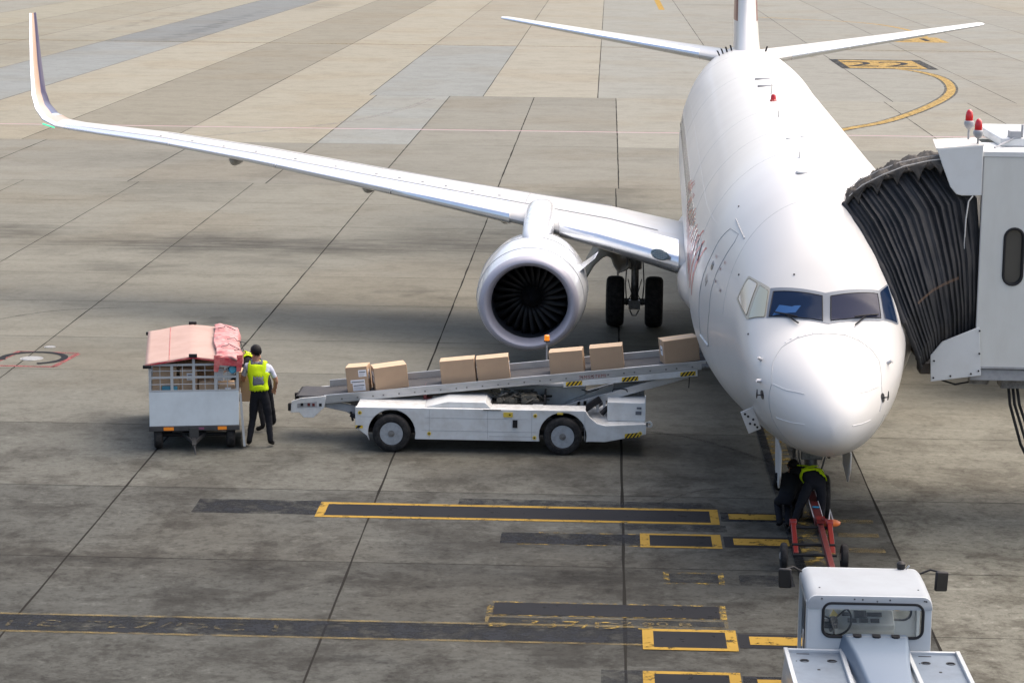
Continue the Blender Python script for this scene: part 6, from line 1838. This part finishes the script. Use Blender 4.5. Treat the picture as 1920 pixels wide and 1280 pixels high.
def person(label, J, top, bottom='trousers', group=None, sleeve='short', vest=None, facing=(0, 1, 0), hands=(None, None), base=None):
    """J: joints in world space. One skinned, continuous body; face, hair, hands and vest are added to it"""
    pel = Vector(J['pelvis'])
    names = ['pelvis', 'waist', 'chest', 'neck', 'head0', 'head1', 'head2', 'shl', 'ell', 'wrl', 'shr', 'elr', 'wrr', 'hil', 'knl', 'anl', 'tol', 'hir', 'knr', 'anr', 'tor']
    edges = [('pelvis', 'waist'), ('waist', 'chest'), ('chest', 'neck'), ('neck', 'head0'), ('head0', 'head1'), ('head1', 'head2'), ('chest', 'shl'), ('shl', 'ell'), ('ell', 'wrl'), ('chest', 'shr'), ('shr', 'elr'), ('elr', 'wrr'),
             ('pelvis', 'hil'), ('hil', 'knl'), ('knl', 'anl'), ('anl', 'tol'), ('pelvis', 'hir'), ('hir', 'knr'), ('knr', 'anr'), ('anr', 'tor')]
    rad = dict(pelvis=(.150, .115), waist=(.142, .105), chest=(.165, .120), neck=(.058, .058), head0=(.066, .070), head1=(.080, .096), head2=(.062, .072), shl=(.068, .066), ell=(.045, .045), wrl=(.030, .030), shr=(.068, .066), elr=(.045, .045), wrr=(.030, .030),
               hil=(.098, .100), knl=(.066, .066), anl=(.046, .050), tol=(.042, .034), hir=(.098, .100), knr=(.066, .066), anr=(.046, .050), tor=(.042, .034))
    root = thing('person', label, 'person', base or (pel.x, pel.y, 0), 0, group)
    org = Vector(root.location)
    me = bpy.data.meshes.new('body')
    me.from_pydata([tuple(Vector(J[n]) - org) for n in names], [(names.index(a), names.index(c)) for a, c in edges], [])
    o = bpy.data.objects.new('body', me); COL.objects.link(o)
    sk = o.modifiers.new('skin', 'SKIN'); sk.use_smooth_shade = True; sk.branch_smoothing = .35
    for i, n in enumerate(names):
        me.skin_vertices[0].data[i].radius = rad[n]
    me.skin_vertices[0].data[0].use_root = True
    ss = o.modifiers.new('sub', 'SUBSURF'); ss.levels = 3; ss.render_levels = 3
    dg = bpy.context.evaluated_depsgraph_get()
    m2 = bpy.data.meshes.new_from_object(o.evaluated_get(dg))
    bpy.data.objects.remove(o)
    # which bone is nearest: colours follow the clothes
    segs = [(a, c, Vector(J[a]) - org, Vector(J[c]) - org) for a, c in edges]
    def near(p):
        best = None
        for a, c, p0, p1 in segs:
            d = p1 - p0; t = max(0, min(1, (p - p0).dot(d) / d.length_squared)); r_ = (rad[a][0] * (1 - t) + rad[c][0] * t)
            q = (p - (p0 + d * t)).length / r_
            if best is None or q < best[0]: best = (q, a, c, t)
        return best
    V = [v.co.copy() for v in m2.vertices]; F = [tuple(p.vertices) for p in m2.polygons]
    cen = [p.center.copy() for p in m2.polygons]; nor = [v.normal.copy() for v in m2.vertices]
    bpy.data.meshes.remove(m2)
    mi = []; tors = []
    for fi, c in enumerate(cen):
        q, a, e, t = near(c)
        k = 0
        if e in ('head0', 'head1', 'head2') or (e == 'neck' and t > .78): k = 2
        elif e in ('wrl', 'wrr') and (sleeve == 'short' or t > .93): k = 2
        elif e in ('ell', 'elr') and sleeve == 'short' and t > .72: k = 2
        elif e in ('knl', 'knr', 'anl', 'anr', 'hil', 'hir') or (a == 'pelvis' and t < .45): k = 1
        elif e in ('tol', 'tor'): k = 3
        if e in ('anl', 'anr') and t > .93: k = 3
        mi.append(k)
        tors.append((a in ('pelvis', 'waist', 'chest') and e in ('waist', 'chest', 'neck', 'shl', 'shr') and not (a == 'pelvis' and t < .35) and not (e in ('shl', 'shr') and t > .85) and not (e == 'neck' and t > .7), a, e, t))
    # small wrinkles in the cloth
    for i, v in enumerate(V):
        w_ = v + org
        V[i] = v + nor[i] * (.006 * noise.noise((w_.x * 11, w_.y * 11, w_.z * 17)) + .003 * noise.noise((w_.x * 30, w_.y * 30, w_.z * 40)))
    b = MB(); b.add(V, F); b.m = mi[:]
    k0 = len(b.v)
    for s_, wn, en in ((-1, 'wrl', 'ell'), (1, 'wrr', 'elr')):
        h_ = hands[0 if s_ < 0 else 1]
        w_ = Vector(J[wn]) - org; f_ = (Vector(J[wn]) - Vector(J[en])).normalized() if h_ is None else Vector(h_[0])
        upd = Vector((0, .2, 1)) if h_ is None else Vector(h_[1])
        m0 = len(b.f); hand_fingers(b, w_, f_, upd, s_ * (h_[2] if h_ else 1), .55)
        for i in range(m0, len(b.f)): b.m[i] = 2
    # face: nose, lips, eyes, ears on the head
    H = Vector(J['head1']) - org; hup = (Vector(J['head2']) - Vector(J['head0'])).normalized(); fc = Vector(facing); fc = (fc - hup * fc.dot(hup)).normalized(); hs = fc.cross(hup)
    m0 = len(b.f)
    b.tube([H + fc * .078 + hup * .012, H + fc * .100 - hup * .012, H + fc * .085 - hup * .022], [.008, .013, .009], 8)
    for s_ in (-1, 1):
        b.tube([H + hs * s_ * .074 - fc * .005 + hup * .015, H + hs * s_ * .086 - fc * .012 + hup * .008, H + hs * s_ * .078 - fc * .004 - hup * .025], [.010, .014, .007], 8)
    b.tube([H + fc * .080 - hup * .047 - hs * .02, H + fc * .086 - hup * .045, H + fc * .080 - hup * .047 + hs * .02], [.004, .006, .004], 6)
    for i in range(m0, len(b.f)): b.m[i] = 2
    m0 = len(b.f)
    for s_ in (-1, 1):
        p = H + fc * .080 + hs * s_ * .030 + hup * .014; b.tube([p, p + fc * .008], [.010, .006], 8)
    for i in range(m0, len(b.f)): b.m[i] = 4
    body = b.build('body', [M[top], M[bottom], M['skin'], M['shoe'], M['hair']], root)
    # hair
    b = MB(); N = 26; rings = []
    hc = H + hup * .020 - fc * .012
    for i in range(15):
        th = pi * .54 * (i / 14)
        ring = []
        for j in range(N):
            ph_ = 2 * pi * j / N
            back = max(0, -cos(ph_)); th2 = th * (1.0 + .42 * back)
            d = hup * cos(th2) * .092 + (fc * cos(ph_) * .098 + hs * sin(ph_) * .084) * sin(th2)
            ring.append(hc + d * (1 + .05 * noise.noise((ph_ * 3, th * 6, 3)) + .03 * noise.noise((ph_ * 11, th * 17, 5))))
        rings.append(ring)
    b.loft(rings, True, False)
    for q_ in range(90):
        j = random.randrange(N); i = random.randrange(3, 15); p_ = rings[i][j]; o_ = (p_ - hc).normalized()
        b.tube([p_ - o_ * .01, p_ + o_ * .008 - hup * .015, p_ + o_ * .006 - hup * .04], [.006, .005, .001], 4)
    hr = b.build('hair', M['hair'], root); md = hr.modifiers.new('t', 'SOLIDIFY'); md.thickness = .012; md.offset = -1
    if vest:
        for nm, cols, test in vest:
            keep = [i for i, t in enumerate(tors) if t[0] and test(cen[i] + org, t)]
            used = sorted({v for i in keep for v in F[i]}); ix = {v: k for k, v in enumerate(used)}
            b = MB(); b.add([V[v] + nor[v] * .016 for v in used], [tuple(ix[v] for v in F[i]) for i in keep])
            if keep:
                vo = b.build(nm, M[cols], root); md = vo.modifiers.new('t', 'SOLIDIFY'); md.thickness = .014; md.offset = 1
    return root
# the man in a shirt and yellow vest, back to the camera, lifting a carton from the cart
J1 = dict(pelvis=(-5.83, 39.30, .93), waist=(-5.84, 39.30, 1.10), chest=(-5.865, 39.33, 1.33), neck=(-5.895, 39.37, 1.50), head0=(-5.905, 39.39, 1.57), head1=(-5.91, 39.405, 1.64), head2=(-5.91, 39.40, 1.70),
          shl=(-6.06, 39.36, 1.40), ell=(-6.14, 39.46, 1.16), wrl=(-6.16, 39.66, 1.08), shr=(-5.67, 39.37, 1.38), elr=(-5.575, 39.44, 1.13), wrr=(-5.62, 39.60, .94),
          hil=(-5.925, 39.31, .88), knl=(-5.965, 39.36, .48), anl=(-6.02, 39.27, .10), tol=(-6.05, 39.42, .045), hir=(-5.745, 39.31, .88), knr=(-5.69, 39.35, .48), anr=(-5.655, 39.28, .10), tor=(-5.62, 39.43, .045))
def v_yellow(c, t): return not v_grey(c, t) and not v_hem(c, t) or (t[2] in ('shl', 'shr') and False)
def v_grey(c, t): return (abs(c.x + 5.845) < .085 and 1.10 < c.z < 1.23 and c.y < 39.33) or (c.z > 1.415 and abs(c.x + 5.88) < .10) or (abs(c.x + 5.85) > .165 and 1.08 < c.z < 1.34)
def v_hem(c, t): return c.z < 1.0 or (c.z > 1.30 and abs(c.x + 5.875) > .150) or (c.z > 1.2 and abs(c.x + 5.865) > .185)
person('person in pale shirt and yellow safety vest standing with back turned beside the cart', J1, 'shirt', vest=[('safety_vest', 'hivis', lambda c, t: v_yellow(c, t)), ('vest_panels', 'vgrey', lambda c, t: v_grey(c, t) and not v_hem(c, t))], facing=(-.35, 1, 0),
       hands=(((-.3, 1, -.2), (0, 0, 1), 1), ((-.2, .9, -.4), (.8, 0, .4), 1)))
# second handler, bent into the cart behind him
J2 = dict(pelvis=(-5.72, 40.62, .90), waist=(-5.80, 40.60, 1.08), chest=(-5.98, 40.55, 1.27), neck=(-6.14, 40.50, 1.38), head0=(-6.20, 40.48, 1.41), head1=(-6.27, 40.47, 1.42), head2=(-6.33, 40.46, 1.43),
          shl=(-6.02, 40.74, 1.27), ell=(-6.28, 40.86, 1.12), wrl=(-6.46, 40.78, 1.02), shr=(-5.99, 40.33, 1.30), elr=(-6.14, 40.20, 1.08), wrr=(-6.30, 40.15, .92),
          hil=(-5.72, 40.72, .86), knl=(-5.66, 40.74, .47), anl=(-5.60, 40.78, .10), tol=(-5.74, 40.78, .045), hir=(-5.72, 40.52, .86), knr=(-5.80, 40.46, .48), anr=(-5.74, 40.42, .10), tor=(-5.88, 40.42, .045))
J2 = {k: (v[0] - .20, v[1] + .02, v[2]) for k, v in J2.items()}
person('person in black and yellow vest bent into the cart behind the standing man', J2, 'dshirt', sleeve='long', vest=[('safety_vest', 'hivis', lambda c, t: t[2] in ('shl', 'shr', 'neck') or (c.z > 1.2 and (c.x > -6.15 or c.x < -6.25)))], facing=(-.4, 0, -1))
# mechanic bent over the tow bar head
J3 = dict(pelvis=(3.20, 34.50, .86), waist=(3.17, 34.66, .95), chest=(3.10, 34.90, .98), neck=(3.03, 35.08, .93), head0=(3.01, 35.14, .88), head1=(2.99, 35.20, .83), head2=(2.98, 35.25, .79),
          shl=(2.90, 34.94, .96), ell=(2.90, 35.12, .68), wrl=(3.03, 35.18, .46), shr=(3.28, 34.98, .96), elr=(3.36, 35.12, .70), wrr=(3.27, 35.16, .47),
          hil=(3.10, 34.48, .82), knl=(2.97, 34.42, .45), anl=(2.85, 34.24, .10), tol=(2.82, 34.40, .045), hir=(3.30, 34.48, .82), knr=(3.30, 34.46, .44), anr=(3.27, 34.24, .10), tor=(3.28, 34.40, .045))
def harness(c, t):
    L = abs(c.x - (3.17 + (c.y - 34.66) * -.30)) 
    c = c + Vector((0, .10, 0))
    a = abs((c.x - 3.14) * .9 + (c.y - 34.80) * .75) < .032 and c.z > .76
    b_ = abs((c.x - 3.14) * .9 - (c.y - 34.80) * .75) < .032 and c.z > .76
    d = abs((c.x - 3.06) * .35 - (c.y - 34.66)) < .028 and c.z > .70
    return a or b_ or d
J3 = {k: (v[0], v[1] - .10, v[2] * (.86 if v[2] > .3 else 1)) for k, v in J3.items()}
person('person in black with a thin yellow harness bending over the red tow bar', J3, 'dshirt', sleeve='long', vest=[('yellow_harness', 'hivis', harness)], facing=(0, -.2, -1))
J4 = dict(pelvis=(2.80, 34.62, .62), waist=(2.82, 34.72, .76), chest=(2.86, 34.84, .92), neck=(2.89, 34.93, 1.06), head0=(2.90, 34.96, 1.11), head1=(2.91, 34.99, 1.17), head2=(2.915, 35.0, 1.23),
          shl=(2.68, 34.90, .98), ell=(2.66, 35.06, .72), wrl=(2.82, 35.18, .56), shr=(3.03, 34.92, .97), elr=(3.06, 35.08, .74), wrr=(3.05, 35.2, .58),
          hil=(2.72, 34.62, .58), knl=(2.68, 34.86, .46), anl=(2.70, 34.50, .10), tol=(2.68, 34.66, .045), hir=(2.88, 34.62, .58), knr=(2.84, 34.88, .44), anr=(2.82, 34.44, .10), tor=(2.83, 34.60, .045))
J4 = {k: (v[0], v[1] - .05, v[2] * (.74 if v[2] > .3 else 1)) for k, v in J4.items()}
person('person in plain black clothes crouching left of the harnessed mechanic', J4, 'dshirt', sleeve='long', facing=(.2, 1, -.2))
# carton in the standing man's hands
carton('large brown carton being held by the man in the yellow vest', .30, .42, .52, (-6.10, 39.62, .72), radians(8), 0, 0, (), 'cartons being moved by hand')
